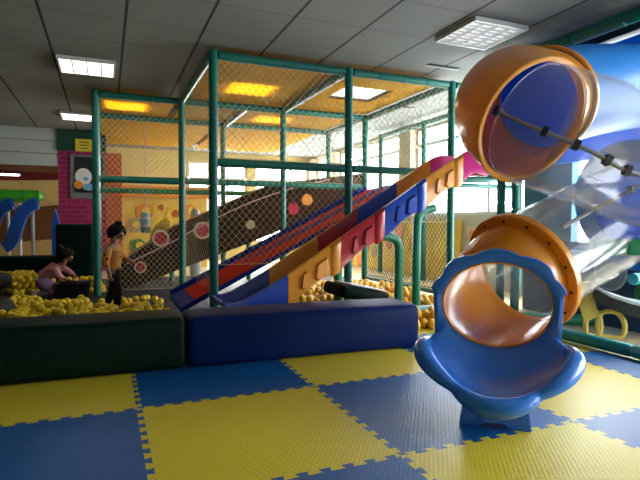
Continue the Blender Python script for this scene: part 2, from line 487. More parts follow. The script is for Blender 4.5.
# ------------------------------------------------------------------ play frame: posts, beams, nets, canopies
frame = thing('play_frame', 'green padded pipe climbing frame with nets and yellow canopies around the ball pit', 'climbing frame', (1.0, 5.3, 0))
def padded(bm, a, b, r=.047, step=.36):
    """foam sleeves with a small gap ring between them"""
    a, b = V(a), V(b); L = (b-a).length; n = max(1, round(L/step)); pts = []; rs = []
    for k in range(n):
        for t, q in ((0.004, .82), (.02, 1.), (.98, 1.), (.996, .82)):
            pts.append(a+(b-a)*((k+t)/n)); rs.append(r*q)
    tube(bm, pts, rs, 12)
def post(x, y, z1=2.73, z0=0, r=.047, m='green_pad'):
    bm = B(); padded(bm, (x, y, z0), (x, y, z1), r); return part('post', bm, M[m], frame)
def beam(a, b, r=.044, m='green_pad'):
    a, b = V(a), V(b); t = (b-a).normalized()
    bm = B(); padded(bm, a+t*.05, b-t*.05, r); return part('beam', bm, M[m], frame)
ZT = 2.685
xs5 = [1.02, 2.545, 3.95, 5.03]; xs7 = [-.115, 1.0, 2.5, 3.9, 5.03]
for x in xs5[:3]: post(x, 5.3)
post(5.03, 5.3)
for x in xs7: post(x, 7.5)
for x in (-.115, 1.9, 3.9, 5.03): post(x, 9.0)
post(4.0, 4.47, 1.62)
for a, b in zip(xs5[:-1], xs5[1:]): beam((a, 5.3, ZT), (b, 5.3, ZT))
for a, b in zip(xs7[:3], xs7[1:4]):
    beam((a, 7.5, ZT), (b, 7.5, ZT))
for a, b in zip(xs7[:3], xs7[1:4]): beam((a, 7.5, 1.565), (b, 7.5, 1.565))
beam((xs5[0], 5.3, 1.60), (xs5[1], 5.3, 1.60)); beam((xs5[1], 5.3, 1.60), (xs5[2], 5.3, 1.60)); beam((xs5[2], 5.3, 1.60), (xs5[3], 5.3, 1.60))
for x in (1.0, 2.52, 3.93, 5.03):
    beam((x, 5.3, ZT), (x, 7.5, ZT)); 
for x in (-.115, 1.95, 3.9, 5.03): beam((x, 7.5, ZT), (x, 9.0, ZT))
for a, b in ((-.115, 1.9), (1.9, 3.9)): beam((a, 9.0, ZT), (b, 9.0, ZT)); 
for a, b in ((-.115, 1.9), (1.9, 3.9)): beam((a, 9.0, 1.50), (b, 9.0, 1.50), m='green_light')
beam((3.95, 5.3, 1.60), (4.0, 4.47, 1.60)); beam((4.0, 4.47, 1.50), (5.03, 5.3, 1.50)); beam((3.95, 5.3, 1.46), (5.03, 5.3, 1.46), .03)
beam((3.93, 5.3, .10), (3.9, 7.5, .10), .03)
def net(a, ux, W, z0, z1, cw=.075, ch=.085, r=.0024, m='net', wob=.006):
    """diamond net of knotted cord filling a rectangle; a = lower corner, ux = horizontal direction"""
    bm = B(); a = V(a); ux = V(ux).normalized(); n = ux.cross(V((0, 0, 1))); Hh = z1-z0
    def P(s, h):
        return V((a.x, a.y, z0))+ux*s+V((0, 0, h))+n*(wob*sin(s*5+h*3)+wob*sin(h*4.1))
    sl = ch/cw
    for sg in (1, -1):
        k = -int(Hh/ch)-1
        while k*cw < W+Hh/sl+cw:
            # line: s = k*cw + sg*h/sl
            s0 = k*cw if sg == 1 else k*cw
            lo, hi = 0., Hh
            # clip in h so that 0<=s<=W
            if sg == 1:
                lo = max(lo, (0-s0)*sl); hi = min(hi, (W-s0)*sl)
            else:
                lo = max(lo, (s0-W)*sl); hi = min(hi, s0*sl)
            if hi-lo > .02:
                m_ = max(1, int((hi-lo)/.3)); pts = []
                for q in range(m_+1):
                    h = lo+(hi-lo)*q/m_; pts.append(P(s0+sg*h/sl, h))
                tube(bm, pts, r, 3, False)
            k += 1
    for p, q in ((P(0, 0), P(W, 0)), (P(0, Hh), P(W, Hh))): tube(bm, [p, q], r*1.8, 4)
    return part('net', bm, M[m], frame)
net((1.06, 5.3), (1, 0, 0), 1.44, 1.65, 2.64); net((2.6, 5.3), (1, 0, 0), 1.30, 1.65, 2.64)
net((1.06, 5.3), (1, 0, 0), 1.44, .55, 1.56); net((2.6, 5.3), (1, 0, 0), 1.30, 1.0, 1.56)
net((-.06, 7.5), (1, 0, 0), 1.02, 1.61, 2.64); net((-.06, 7.5), (1, 0, 0), 1.02, .06, 1.52)
net((1.05, 7.5), (1, 0, 0), 1.40, 1.61, 2.64); net((2.55, 7.5), (1, 0, 0), 1.30, 1.61, 2.64)
net((1.0, 5.36), (0, 1, 0), 2.08, .1, 2.64, cw=.13, ch=.10, r=.0014)
net((3.93, 5.36), (0, 1, 0), 2.08, 1.65, 2.64, cw=.11, ch=.10, r=.0016)
net((3.93, 5.36), (0, 1, 0), 2.08, .14, 1.55, m='net_dark', r=.0036)
def canopy(x0, x1, y0, y1, z=2.735, sag=.022):
    bm = B(); nx, ny = 14, 10; top = []; bot = []
    def zz(u, v): return z - sag*sin(pi*u)*sin(pi*v)*(1+.4*sin(u*9)) - .005*sin(v*20)*sin(pi*u)
    rows = [[V((x0+(x1-x0)*i/nx, y0+(y1-y0)*j/ny, zz(i/nx, j/ny))) for i in range(nx+1)] for j in range(ny+1)]
    a = [[bm.verts.new(p) for p in r] for r in rows]; b = [[bm.verts.new(p-V((0, 0, .006))) for p in r] for r in rows]
    for j in range(ny):
        for i in range(nx):
            bm.faces.new((a[j][i], a[j][i+1], a[j+1][i+1], a[j+1][i])); bm.faces.new((b[j][i], b[j+1][i], b[j+1][i+1], b[j][i+1]))
    for j in range(ny):
        for i in (0, nx): bm.faces.new((a[j][i], a[j+1][i], b[j+1][i], b[j][i]))
    for i in range(nx):
        for j in (0, ny): bm.faces.new((a[j][i], a[j][i+1], b[j][i+1], b[j][i]))
    return part('canopy', bm, M['canopy'], frame)
canopy(1.07, 2.47, 5.36, 7.45); canopy(2.58, 3.88, 6.70, 7.45); canopy(2.58, 3.88, 5.36, 5.98); canopy(2.58, 2.86, 6.0, 6.68); canopy(3.54, 3.88, 6.0, 6.68)
canopy(-.06, .95, 7.55, 8.95); canopy(1.05, 1.9, 7.55, 8.95); canopy(2.0, 3.85, 7.55, 8.95)
canopy(-.06, 1.85, 9.06, 10.4); canopy(1.95, 3.85, 9.06, 10.4); canopy(-.06, 1.85, 10.46, 11.25); canopy(-.06, 1.85, 11.3, 12.4); canopy(1.95, 3.85, 10.46, 12.4)

# ------------------------------------------------------------------ ceiling lights
def ceiling_light(cx, cy, label, s=.60, lm='lamp'):
    t = thing('ceiling_light', label, 'ceiling light', (cx, cy, 2.80), 'ceiling lights')
    bm = B(); w = .02
    for sx in (-1, 1): bx(bm, (cx+sx*(s/2-w/2), cy, 2.779), (w, s, .04)); bx(bm, (cx, cy+sx*(s/2-w/2), 2.779), (s-2*w, w, .04))
    part('frame', bm, M['ceil_frame'], t, smooth=False)
    bm = B(); bx(bm, (cx, cy, 2.795), (s-2*w, s-2*w, .008)); part('diffuser', bm, M[lm], t, smooth=False)
    bm = B()
    for k in range(1, 4): bx(bm, (cx-s/2+s*k/4, cy, 2.777), (.012, s-2*w, .028))
    for k in range(1, 8): bx(bm, (cx, cy-s/2+s*k/8, 2.773), (s-2*w, .005, .018))
    part('louver', bm, M['ceil_frame'], t, smooth=False)
for x, y, lb in ((-.18, 6.60, 'square louvred ceiling light at the upper left of the room'),
                 (3.30, 4.0, 'square louvred ceiling light above the yellow tube elbow'),
                 (3.2, 6.35, 'ceiling light shining through the net right of the yellow canopy'),
                 (1.75, 6.6, 'ceiling light glowing through the front yellow canopy'),
                 (-.38, 9.75, 'small far ceiling light beside the left end of the climbing frame'),
                 (.3, 8.3, 'ceiling light glowing through the canopy behind the standing child'),
                 (2.6, 8.4, 'ceiling light glowing through the canopy behind the middle of the frame')):
    ceiling_light(x, y, lb, lm='lamp_dim' if x == 3.30 else 'lamp')

st = thing('strip_light', 'thin bright strip light on the dark mural band at the far left', 'light', (-2.05, 13.2, 2.0), 'strip lights')
bm = B(); bx(bm, (-2.15, 13.425, 2.04), (.75, .09, .05)); part('housing', bm, M['ceil_frame'], st, smooth=False)
bm = B(); bx(bm, (-2.15, 13.37, 2.035), (.70, .02, .035)); part('diffuser', bm, M['lamp'], st, smooth=False)

for x0, y0, w_, l_, lb in ((3.62, 5.02, .42, .05, 'dark strip for the shaded gap in the ceiling near the top of the right front post'), (4.35, 7.0, .30, .05, 'dark strip for the shaded gap in the bright ceiling beyond the right net')):
    bm = B(); bx(bm, (x0, y0, 2.796), (w_, l_, .008)); vt = solo('ceiling_gap_shade', bm, M['ink'], lb, 'shade_strip', smooth=False);  # dark colour stands in for the shade in a lifted tile's gap
    bm = B(); bx(bm, (x0, y0+l_/2+.01, 2.793), (w_+.04, .012, .014)); part('lip', bm, M['ceil_frame'], vt, smooth=False)
# ------------------------------------------------------------------ coloured sectional slide
sl = thing('sectional_slide', 'straight slide in blue, orange, red and magenta sections above the navy pad', 'slide', (2.3, 4.72, 0))
YN, YFAR = 4.42, 5.02
def rail_z(x):
    pts = [(.95, .285), (1.05, .29), (1.15, .325), (1.3, .40), (1.5, .515), (2.04, .85), (2.5, 1.14), (2.98, 1.445), (3.47, 1.735), (3.58, 1.77), (3.75, 1.775)]
    for (a, za), (b, zb) in zip(pts[:-1], pts[1:]):
        if x <= b: return za+(zb-za)*(x-a)/(b-a)
    return pts[-1][1]
def slide_section(x0, x1, m, label, first=False, last=False):
    """U-shaped chute with rolled rails, embossed flanks and an end collar"""
    n = 14; rings = []
    for i in range(n+1):
        x = x0+(x1-x0)*i/n; z = rail_z(x); t = i/n
        dep = .29 if not first else .06+.23*min(1, max(0, (x-.95)/.45))**.7
        fl = z-dep+.04
        emb = .0
        d = dep
        # near/far flank bottom edge is scalloped within one section
        sc = .035*sin(pi*t)**2
        rings.append([V((x, YN-.030, z-d+sc)), V((x, YN-.030, z-.035)), V((x, YN-.018, z-.008)), V((x, YN+.010, z)), V((x, YN+.038, z-.008)), V((x, YN+.05, z-.035)),
                      V((x, YN+.07, fl+.03)), V((x, YN+.12, fl)), V((x, YFAR-.12, fl)), V((x, YFAR-.07, fl+.03)),
                      V((x, YFAR-.05, z-.035)), V((x, YFAR-.038, z-.008)), V((x, YFAR-.010, z)), V((x, YFAR+.018, z-.008)), V((x, YFAR+.030, z-.035)), V((x, YFAR+.030, z-d+sc)),
                      V((x, YFAR+.012, z-d+sc)), V((x, YFAR-.10, fl-.025)), V((x, YN+.10, fl-.025)), V((x, YN-.012, z-d+sc))])
    bm = B(); loft(bm, rings)
    o = part('chute_section', bm, M[m], sl, label)
    # raised panels pressed into the near flank
    bm = B()
    L = x1-x0
    if not first and not last:
        for c, w in ((.30, .16), (.62, .30)):
            P = []
            xa, xb = x0+L*(c-w/2), x0+L*(c+w/2)
            za = lambda x: rail_z(x)
            prof = [(xa, -.21), (xa+.02, -.08), (xb-.02, -.08), (xb, -.21), (xb-.04, -.245), (xa+.04, -.245)]
            a = [V((x, YN-.0295, za(x)+dz)) for x, dz in prof]
            cx = sum(p.x for p in a)/6; cz = sum(p.z for p in a)/6
            b = [V((cx+(p.x-cx)*.7, YN-.058, cz+(p.z-cz)*.8)) for p in a]
            loft(bm, [a, b])
        part('flank_panel', bm, M[m], o)
        bm = B()
        # collar at the upper end
        for xc in (x1-.045,):
            rr = []
            for x, g in ((xc-.06, 0), (xc-.045, .012), (xc-.02, .02), (xc+.02, .022), (xc+.038, .016), (xc+.044, 0)):
                z = rail_z(x)
                rr.append([V((x, YN-.031-g*.5, z-.29-g)), V((x, YN-.031-g, z-.26)), V((x, YN-.031-g, z-.03)), V((x, YN-.012, z+.002)), V((x, YN+.01, z-.02)), V((x, YN+.0, z-.27))])
            loft(bm, rr)
        part('end_collar', bm, M[m], o)
    else: bm.free()
slide_section(.95, 1.51, 'p_blue', 'dark blue flared bottom section', first=True)
slide_section(1.515, 2.035, 'p_orange', 'orange lower section')
slide_section(2.04, 2.50, 'p_red', 'dark red middle section')
slide_section(2.505, 2.975, 'p_blue', 'dark blue upper section')
slide_section(2.98, 3.42, 'p_orange', 'orange top section')
slide_section(3.425, 3.74, 'p_pink', 'magenta mouth section', last=True)
def support(pts, r=.045):
    bm = B(); tube(bm, cr(pts, 8), r, 12); part('support_post', bm, M['green_light'], sl)
support([(2.88, 4.75, .0), (2.88, 4.75, .4), (2.88, 4.75, .70), (2.85, 4.75, .80), (2.76, 4.75, .84), (2.66, 4.75, .85)])
support([(3.10, 4.75, .0), (3.10, 4.75, .5), (3.11, 4.75, .98), (3.14, 4.75, 1.08), (3.22, 4.75, 1.13), (3.33, 4.75, 1.15)])
support([(2.22, 4.86, .0), (2.22, 4.86, .3), (2.22, 4.86, .68)])
# platform the slides start from
bm = B(); rbox(bm, (4.10, 4.95, 1.52), (.60, .62, .06), .02); part('deck', bm, M['teal_pad'], sl, 'teal start deck')

# ------------------------------------------------------------------ wide red and blue slide inside the frame
ws = thing('wide_slide', 'wide straight red slide with royal blue borders behind the front net', 'slide', (1.6, 5.9, 0))
WX0, WX1, WZ0 = .70, 3.6, .12
wz = lambda x: WZ0+(x-WX0)*.51 if x < 3.3 else WZ0+(3.3-WX0)*.51+(x-3.3)*.1
def strip(y0, y1, x0, x1, dz, th, m, name, parent, taper=None, lbl=None):
    bm = B(); n = 24; rr = []
    for i in range(n+1):
        x = x0+(x1-x0)*i/n; z = wz(x)
        ya, yb = (y0, y1) if taper is None else taper(x, y0, y1)
        rr.append([V((x, ya, z+dz)), V((x, yb, z+dz)), V((x, yb, z+dz-th)), V((x, ya, z+dz-th))])
    loft(bm, rr); return part(name, bm, M[m], parent, lbl)
bed = strip(5.36, 6.34, WX0, WX1, 0, .05, 'w_blue', 'bed', ws, lbl='royal blue bed')
strip(5.365, 6.18, WX0+.14, WX1, .006, .005, 'w_red', 'red_panel', bed, lbl='red sliding surface')
def tp(x, y0, y1):
    k = min(1, max(0.02, (x-1.45)/.55)); c = 5.86
    return c-(c-y0)*k+.05*(1-k), c+(y1-c)*k+.05*(1-k)
strip(5.74, 5.94, 1.45, WX1, .011, .004, 'w_blue', 'blue_stripe', bed, tp, lbl='royal blue pointed stripe')
for y in (6.34,):
    bm = B(); tube(bm, [(x, y, wz(x)+.02) for x in [WX0+(3.3-WX0)*k/10 for k in range(11)]], .035, 8); part('edge_rail', bm, M['w_blue'], ws)

# ------------------------------------------------------------------ brown climbing ramp
br = thing('climbing_ramp', 'brown painted ramp with melon slice discs rising behind the nets', 'ramp', (1.8, 8.4, 0))
top = [(.05, .30), (.26, .42), (1.0, .92), (2.57, 1.63), (4.3, 1.88)]; low = [(.05, 0), (.40, 0), (.84, .17), (2.19, .65), (4.3, 1.46)]
bm = B(); prism(bm, [V((x, 8.3, z)) for x, z in top]+[V((x, 8.3, z)) for x, z in reversed(low)], (0, .08, 0)); part('side_panel', bm, M['brown'], br)
bm = B(); prism(bm, [V((x, 8.38, z-.02)) for x, z in top]+[V((x, 8.38, z-.12)) for x, z in reversed(top)], (0, .75, 0)); part('walkway', bm, M['mural_tan'], br)
for x, z, r in ((.78, .74, .13), (1.42, .86, .14), (.48, .30, .09)):
    bm = B(); disc(bm, (x, 8.302, z), r, (0, -.02, 0), n=28); d = part('melon_rim', bm, M['cream'], br)
    bm = B(); disc(bm, (x, 8.283, z), r*.74, (0, -.006, 0), n=28); part('melon_flesh', bm, M['melon'], d)
for x, z, r, mm in ((2.95, 1.22, .10, 'melon'), (3.2, 1.38, .10, 'orange_paint'), (2.2, .95, .08, 'mural_tan')):
    bm = B(); disc(bm, (x, 8.302, z), r, (0, -.012, 0), n=20); part('painted_disc', bm, M[mm], br)
bm = B(); rp = [(.28, 8.24, .36), (.9, 8.24, .66), (1.5, 8.24, .99), (2.2, 8.24, 1.32), (2.9, 8.24, 1.56), (3.6, 8.24, 1.74)]
tube(bm, cr(rp, 6), .012, 6); part('hand_rope', bm, M['rope'], br, 'pale pink hand rope')
for x, z in ((1.0, .35), (2.3, .8), (3.3, 1.1)):
    bm = B(); tube(bm, [(x, 8.8, 0), (x, 8.8, z+.3)], .04, 8); part('leg', bm, M['green_pad'], br)

# ------------------------------------------------------------------ spiral tube slide
ts = thing('tube_slide', 'spiral tube slide of clear, amber and blue pieces on the right', 'slide', (2.6, 2.3, 0))
cp = {'A': (4.60, 3.05, 2.22), 'B': (3.33, 2.80, 1.97), 'C': (2.68, 2.63, 1.80), 'D': (2.27, 2.43, 1.69), 'E': (2.085, 2.105, 1.52), 'F': (2.27, 1.90, 1.40),
      'G': (2.613, 1.83, 1.285), 'H': (3.45, 1.86, 1.187), 'HI': (4.0, 2.1, 1.18), 'I': (3.90, 2.45, 1.16), 'J': (3.32, 2.41, 1.10), 'K': (2.235, 2.335, .70), 'L': (1.93, 2.185, .555), 'Z': (1.66, 1.87, .47)}
keys = list(cp); NS = 12
path = cr([cp[k] for k in keys], NS)
ix = {k: i*NS for i, k in enumerate(keys)}
def ring(p, t, ra, rb=None, n=40):
    s = t.cross(V((0, 0, 1))).normalized(); u = s.cross(t).normalized(); rb = rb or ra
    return [p+s*ra*cos(2*pi*k/n)+u*rb*sin(2*pi*k/n) for k in range(n)]
def tan(i): return (path[min(i+1, len(path)-1)]-path[max(i-1, 0)]).normalized()
def shell(i0, i1, m, name, rf, th=.012, lbl=None, parent=None):
    bm = B(); outer = []; inner = []
    for i in range(i0, i1+1):
        r = rf((i-i0)/(i1-i0)); outer.append(ring(path[i], tan(i), r)); inner.append(ring(path[i], tan(i), r-th))
    a = loft(bm, outer, True, False); b = loft(bm, inner, True, False)
    n = len(a[0])
    for q, w in ((a[0], b[0]), (a[-1], b[-1])):
        for k in range(n): bm.faces.new((q[k], q[(k+1) % n], w[(k+1) % n], w[k]))
    return part(name, bm, M[m], parent or ts, lbl)
def flange(i, r0, r1, m, parent, off=0., th=.035, bolts=14):
    p, t = path[i]+tan(i)*off, tan(i)
    bm = B(); a = []
    for d, r in ((-th/2, r0), (-th/2, r1-.006), (-th/2+.006, r1), (th/2-.006, r1), (th/2, r1-.006), (th/2, r0)): a.append(ring(p+t*d, t, r))
    vv = loft(bm, a, True, False); n = len(vv[0])
    for k in range(n): bm.faces.new((vv[-1][k], vv[-1][(k+1) % n], vv[0][(k+1) % n], vv[0][k]))
    f = part('flange', bm, M[m], ts)
    if bolts:
        s = t.cross(V((0, 0, 1))).normalized(); u = s.cross(t).normalized()
        for k in range(bolts):
            q = p+(s*cos(2*pi*(k+.5)/bolts)+u*sin(2*pi*(k+.5)/bolts))*(r0+r1)/2
            bm = B(); tube(bm, [q-t*(th/2+.008), q+t*(th/2+.008)], .008, 6); part('bolt', bm, M['dark_rubber'], f)
    return f
RT = .318
mid = (ix['C']+ix['B'])//2+3
bt = shell(0, ix['C'], 't_blue', 'tube_section', lambda t: .33, lbl='bright blue top section')
flange(ix['C'], .31, .35, 't_yellow', bt, -.02, bolts=0)
ye = shell(ix['C'], ix['E'], 't_yellow', 'elbow', lambda t: .325+.02*sin(pi*t)+.0*t, lbl='amber yellow upper elbow')
flange(ix['E'], .316, .342, 't_yellow', ye, .0, .022, bolts=0)
cl = shell(ix['E']+1, ix['H'], 'clear', 'tube_section', lambda t: RT, .008, lbl='transparent upper section')
be = shell(ix['H'], ix['J'], 't_blue', 'elbow', lambda t: .34+.10*t, lbl='blue right hand elbow')
flange(ix['J'], .31, .46, 't_blue', be, .0, .03, bolts=0)
c2 = shell(ix['J'], ix['K']-1, 'clear', 'tube_section', lambda t: RT, .008, lbl='transparent lower section')
LEAN = -.06; ZC = .555; OA, OB = .285, .232
bear = radians(41.5); rx = V((cos(bear), -sin(bear), 0)); ry = V((sin(bear), cos(bear), 0)); O = V((1.915, 2.165, 0))
def lower_ring(i, r):
    t = (i-ix['K'])/(ix['L']-ix['K']); k = t*t*(3-2*t)
    a = ring(path[i], tan(i), r)
    q = 2*pi/40; c = O+ry*.0+V((0, 0, ZC))
    e = [c - rx*(OA+(r-.30))*cos(q*j)+(V((0, 0, 1))+ry*LEAN)*(OB+(r-.30))*sin(q*j) for j in range(40)]
    return [p.lerp(w_, k) for p, w_ in zip(a, e)]
bm = B(); oo = [lower_ring(i, .315-.013*(i-ix['K'])/(ix['L']-ix['K'])) for i in range(ix['K'], ix['L']+1)]
ii = [lower_ring(i, .303-.013*(i-ix['K'])/(ix['L']-ix['K'])) for i in range(ix['K'], ix['L']+1)]
va = loft(bm, oo, True, False); vb = loft(bm, ii, True, False)
for q, w_ in ((va[0], vb[0]), (va[-1], vb[-1])):
    for k in range(40): bm.faces.new((q[k], q[(k+1) % 40], w_[(k+1) % 40], w_[k]))
y2 = part('elbow', bm, M['t_yellow'], ts, 'amber yellow lower elbow')
flange(ix['K'], .30, .365, 't_yellow', y2, .0, .05)
# seam rail with clips on the clear pieces
HC = V((2.80, 2.42, 0))
def seam(i0, i1, parent, clipn, outfn):
    pts = [path[i]+outfn(i)*(RT+.008) for i in range(i0, i1+1)]
    bm = B(); tube(bm, pts, .011, 6); s = part('seam_rail', bm, M['steel'], parent, 'grey steel seam rail')
    for k in range(clipn):
        j = min(len(pts)-2, int((k+.25)*(len(pts)-1)/clipn)); t = (pts[j+1]-pts[j]).normalized()
        q = pts[j]; bm = B(); rot = t.to_track_quat('X', 'Z').to_matrix(); bx(bm, q, (.028, .034, .045), rot); part('clip', bm, M['black'], s, smooth=False)
def out_up(i):
    d = path[i]-HC; d.z = -.30*min(1, (i-ix['E'])/14); d = d - tan(i)*d.dot(tan(i)); return d.normalized()
seam(ix['E']+1, ix['H']-4, cl, 9, out_up)
def out_low(i):
    d = V((-.25, -.75, .62)); d = d-tan(i)*d.dot(tan(i)); return d.normalized()
seam(ix['J']+1, ix['K']-2, c2, 3, out_low)
# exit bowl: local frame X right, Y away, Z up
def Lc(x, y, z): return O+rx*x+ry*y+V((0, 0, z))
def arch_pt(x, h): return Lc(x, (h-ZC)*LEAN, h)
def rim(th):
    a = abs(th)/radians(90)
    sc = 1+.085*abs(cos(th*2.9))-.04
    x = .365*sin(th)*sc; y = -.07-.345*cos(th)*sc
    z = .165+.195*(abs(sin(th))**2.0)
    return V((x, y, z))
bm = B(); nth, ns = 48, 14; rows = []
for j in range(ns+1):
    s = j/ns; r = []
    for i in range(nth+1):
        th = radians(-90+180*i/nth)
        ph = th*.70
        oz = ZC-OB*cos(ph); ox = OA*sin(ph); o0 = V((ox, (oz-ZC)*LEAN, oz))
        e = rim(th)
        p = o0.lerp(e, s); p.z -= .065*sin(pi*s)**1.0*(.35+.65*cos(th))
        p.x *= 1+.05*sin(pi*s)
        r.append(Lc(*p))
    rows.append(r)
loft(bm, rows, False, False)
bowl = part('exit_bowl', bm, M['t_bowl'], ts, 'sky blue exit bowl')
sd = bowl.modifiers.new('thickness', 'SOLIDIFY'); sd.thickness = .03; sd.offset = 1
bm = B()
pts = [V((-.30, .0, .33)), V((-.35, -.02, .36))]+[rim(radians(-90+180*i/64)) for i in range(65)]+[V((.35, -.02, .36)), V((.30, .0, .33))]
pts = [Lc(p.x, p.y, p.z-.02) for p in pts]
n = len(pts); rr = [.028+.022*abs(cos((k/(n-1)-.5)*pi*2.9)) for k in range(n)]
tube(bm, pts, rr, 14)
part('rim', bm, M['t_bowl'], bowl)
# arched collar with petal edge
bm = B(); no = 72; fo, fi = [], []
for k in range(no+1):
    a = radians(-118+236*k/no)          # 0 = top
    lobe = 1+.075*abs(cos(a*4.4))-.035
    ca = cos(a)
    if abs(a) < radians(80):
        x = .335*sin(a)*lobe; h = ZC+.03+.262*ca*lobe
    else:
        x = (.33-.02*(abs(a)-radians(80)))*(1 if a > 0 else -1); h = ZC+.03+.262*cos(radians(80))-.36*(abs(a)-radians(80))/radians(38)*.9
    fo.append((x, h)); fi.append((OA*.995*sin(a), ZC+OB*.995*cos(a)))
for pr in (0,):
    th = .030
    ring_sets = []
    for k in range(no+1):
        (x, h), (xi, hi) = fo[k], fi[k]
        c = [arch_pt(xi, hi)-ry*th*.6, arch_pt(xi*.5+x*.5, hi*.5+h*.5)-ry*th, arch_pt(x*.985, h-.004)-ry*th*.8, arch_pt(x, h), arch_pt(x*.985, h-.004)+ry*th*.8, arch_pt(xi*.5+x*.5, hi*.5+h*.5)+ry*th, arch_pt(xi, hi)+ry*th*.6]
        ring_sets.append(c)
    loft(bm, ring_sets)
part('arch_collar', bm, M['t_bowl'], bowl)
bm = B()
prof = [(-.165, 0), (-.145, .155), (.145, .155), (.165, 0), (.07, 0), (.05, .022), (-.05, .022), (-.07, 0)]
prism(bm, [Lc(x, -.285+(.02 if z > .1 else 0), z) for x, z in prof], ry*.24)
part('foot', bm, M['t_bowl'], bowl)
# green support rail in front of the lower clear tube
rail = thing('support_rail', 'green padded rail across the lower transparent tube', 'rail', (2.8, 2.1, 0))
bm = B(); padded(bm, (2.64, 2.20, .852), (3.5, 1.72, .852), .05, .2); part('rail_bar', bm, M['green_light'], rail)
bm = B(); padded(bm, (3.5, 1.72, 0), (3.5, 1.72, .9), .045); part('post', bm, M['green_light'], rail)
# tower above
tw = thing('tower_frame', 'dark green padded beam and blue panels of the slide tower at the upper right', 'tower frame', (3.95, 3.0, 0))
for y in (1.2, 4.3):
    bm = B(); padded(bm, (4.05, y, 0), (4.05, y, 2.66)); part('post', bm, M['green_pad'], tw)
bm = B(); padded(bm, (3.92, .9, 2.64), (3.9, 4.5, 2.66), .06, .5); part('beam', bm, M['green_pad'], tw)
bm = B(); rbox(bm, (4.25, 3.40, 2.10), (.12, 1.4, 1.02), .05); part('upper_panel', bm, M['t_blue'], tw, 'bright blue panel')
bm = B(); bx(bm, (4.42, 2.6, 2.71), (.5, 3.7, .16)); part('fascia', bm, M['navy_panel'], tw, smooth=False)
# ------------------------------------------------------------------ navy painted panel, ground pipes and pedal toy
pn = thing('mural_panel', 'dark navy painted panel with grey and green shapes behind the lower tube', 'panel', (4.45, 3.0, 0))
bm = B(); bx(bm, (4.5, 3.75, .40), (.1, 1.7, .8)); part('board', bm, M['navy_panel'], pn, smooth=False)
bm = B(); bx(bm, (4.5, 4.27, 1.53), (.1, .66, 1.46)); part('upper_board', bm, M['teal_board'], pn, 'grey teal upper board', smooth=False)
for y, z, r, mm in ((3.48, .52, .155, 'moon_grey'), (3.12, .36, .11, 'mural_green'), (2.98, .50, .09, 'moon_grey'), (3.85, .60, .12, 'sky_paint')):
    bm = B(); disc(bm, (4.452, y, z), r, (-.012, 0, 0), (V((0, 1, 0)), V((0, 0, 1))), 28); part('painted_shape', bm, M[mm], pn)
bm = B(); disc(bm, (4.452, 3.48, .52), .175, (-.008, 0, 0), (V((0, 1, 0)), V((0, 0, 1))), 28); part('painted_shape', bm, M['grey_top'], pn)
def pipe(name, a, b, r, m, label):
    bm = B(); padded(bm, a, b, r, .9); return solo(name, bm, M[m], label, 'floor pipe')
pipe('floor_pipe', (3.58, 4.6, .05), (3.58, .6, .05), .05, 'teal_pad', 'teal padded floor pipe along the right edge of the foam mats')
pipe('floor_pipe', (3.55, 4.10, .055), (4.35, 3.55, .055), .055, 'green_light', 'green padded floor pipe behind the yellow pedal toy')
pipe('floor_pipe', (2.55, 4.62, .055), (3.5, 4.68, .055), .05, 'teal_pad', 'teal floor pipe between the navy pad end and the slide bowl')
pipe('pipe_stub', (4.1, 3.0, .52), (4.42, 3.05, .52), .05, 'teal_pad', 'short teal pipe end sticking out of the navy panel')
pd = thing('pedal_toy', 'pale yellow pedal toy with a black curved seat beside the right floor pipe', 'ride-on toy', (3.80, 3.10, 0))
def pdP(u, z, o=0): # u right in view, o away
    return V((3.78, 3.08, 0))+rx*u+ry*o+V((0, 0, z))
bm = B(); prism(bm, [pdP(-.17, .47), pdP(-.05, .50), pdP(.02, .22), pdP(-.08, .15)], ry*.07); part('bracket', bm, M['pedal_y'], pd)
for c, s in ((-.02, .5), (.11, .9)):
    bm = B(); q = [(-.09*s, -.10), (.09*s, -.09), (.12*s, .02), (.05*s, .11), (-.07*s, .10), (-.10*s, 0)]
    pts = cr([pdP(c+u, .14+z, .03) for u, z in q]+[pdP(c+q[0][0], .14+q[0][1], .03)], 5)
    tube(bm, pts, .022, 8); part('pedal_loop', bm, M['pedal_y'], pd)
sp_ = [(-.02, .455), (.10, .385), (.25, .335), (.45, .30), (.7, .30)]
bm = B(); rings_ = [[pdP(u, z, -.05), pdP(u, z, .20), pdP(u, z-.10, .20), pdP(u, z-.10, -.05)] for u, z in sp_]; loft(bm, rings_); part('seat_body', bm, M['black'], pd)
bm = B(); rings_ = [[pdP(u, z+.025, -.05), pdP(u, z+.025, .20), pdP(u, z, .20), pdP(u, z, -.05)] for u, z in sp_]; loft(bm, rings_); part('seat_top', bm, M['grey_top'], pd)
bm = B(); tube(bm, [pdP(.45, 0, .08), pdP(.45, .22, .08)], .04, 8); part('leg', bm, M['black'], pd)
# tilted cushion behind the navy pad
bm = B(); rot = Matrix.Rotation(radians(12), 3, 'Y')
t = B(); rbox(t, (0, 0, 0), (.52, .46, .12), .035, 3, .01)
for v in t.verts: v.co = rot @ v.co + V((2.27, 4.55, .30))
cu, loc = finish('cushion', t, M['vinyl_green'], None); cu.location = loc; ROOT[cu.name] = loc
tag(cu, 'dark cushion with a pale top lying among balls behind the navy pad', 'cushion')
bm.free(); t = B(); rbox(t, (0, 0, .066), (.40, .40, .012), .005, 2)
for v in t.verts: v.co = rot @ v.co + V((2.31, 4.55, .30))
part('pale_top', t, M['vinyl_white'], cu)

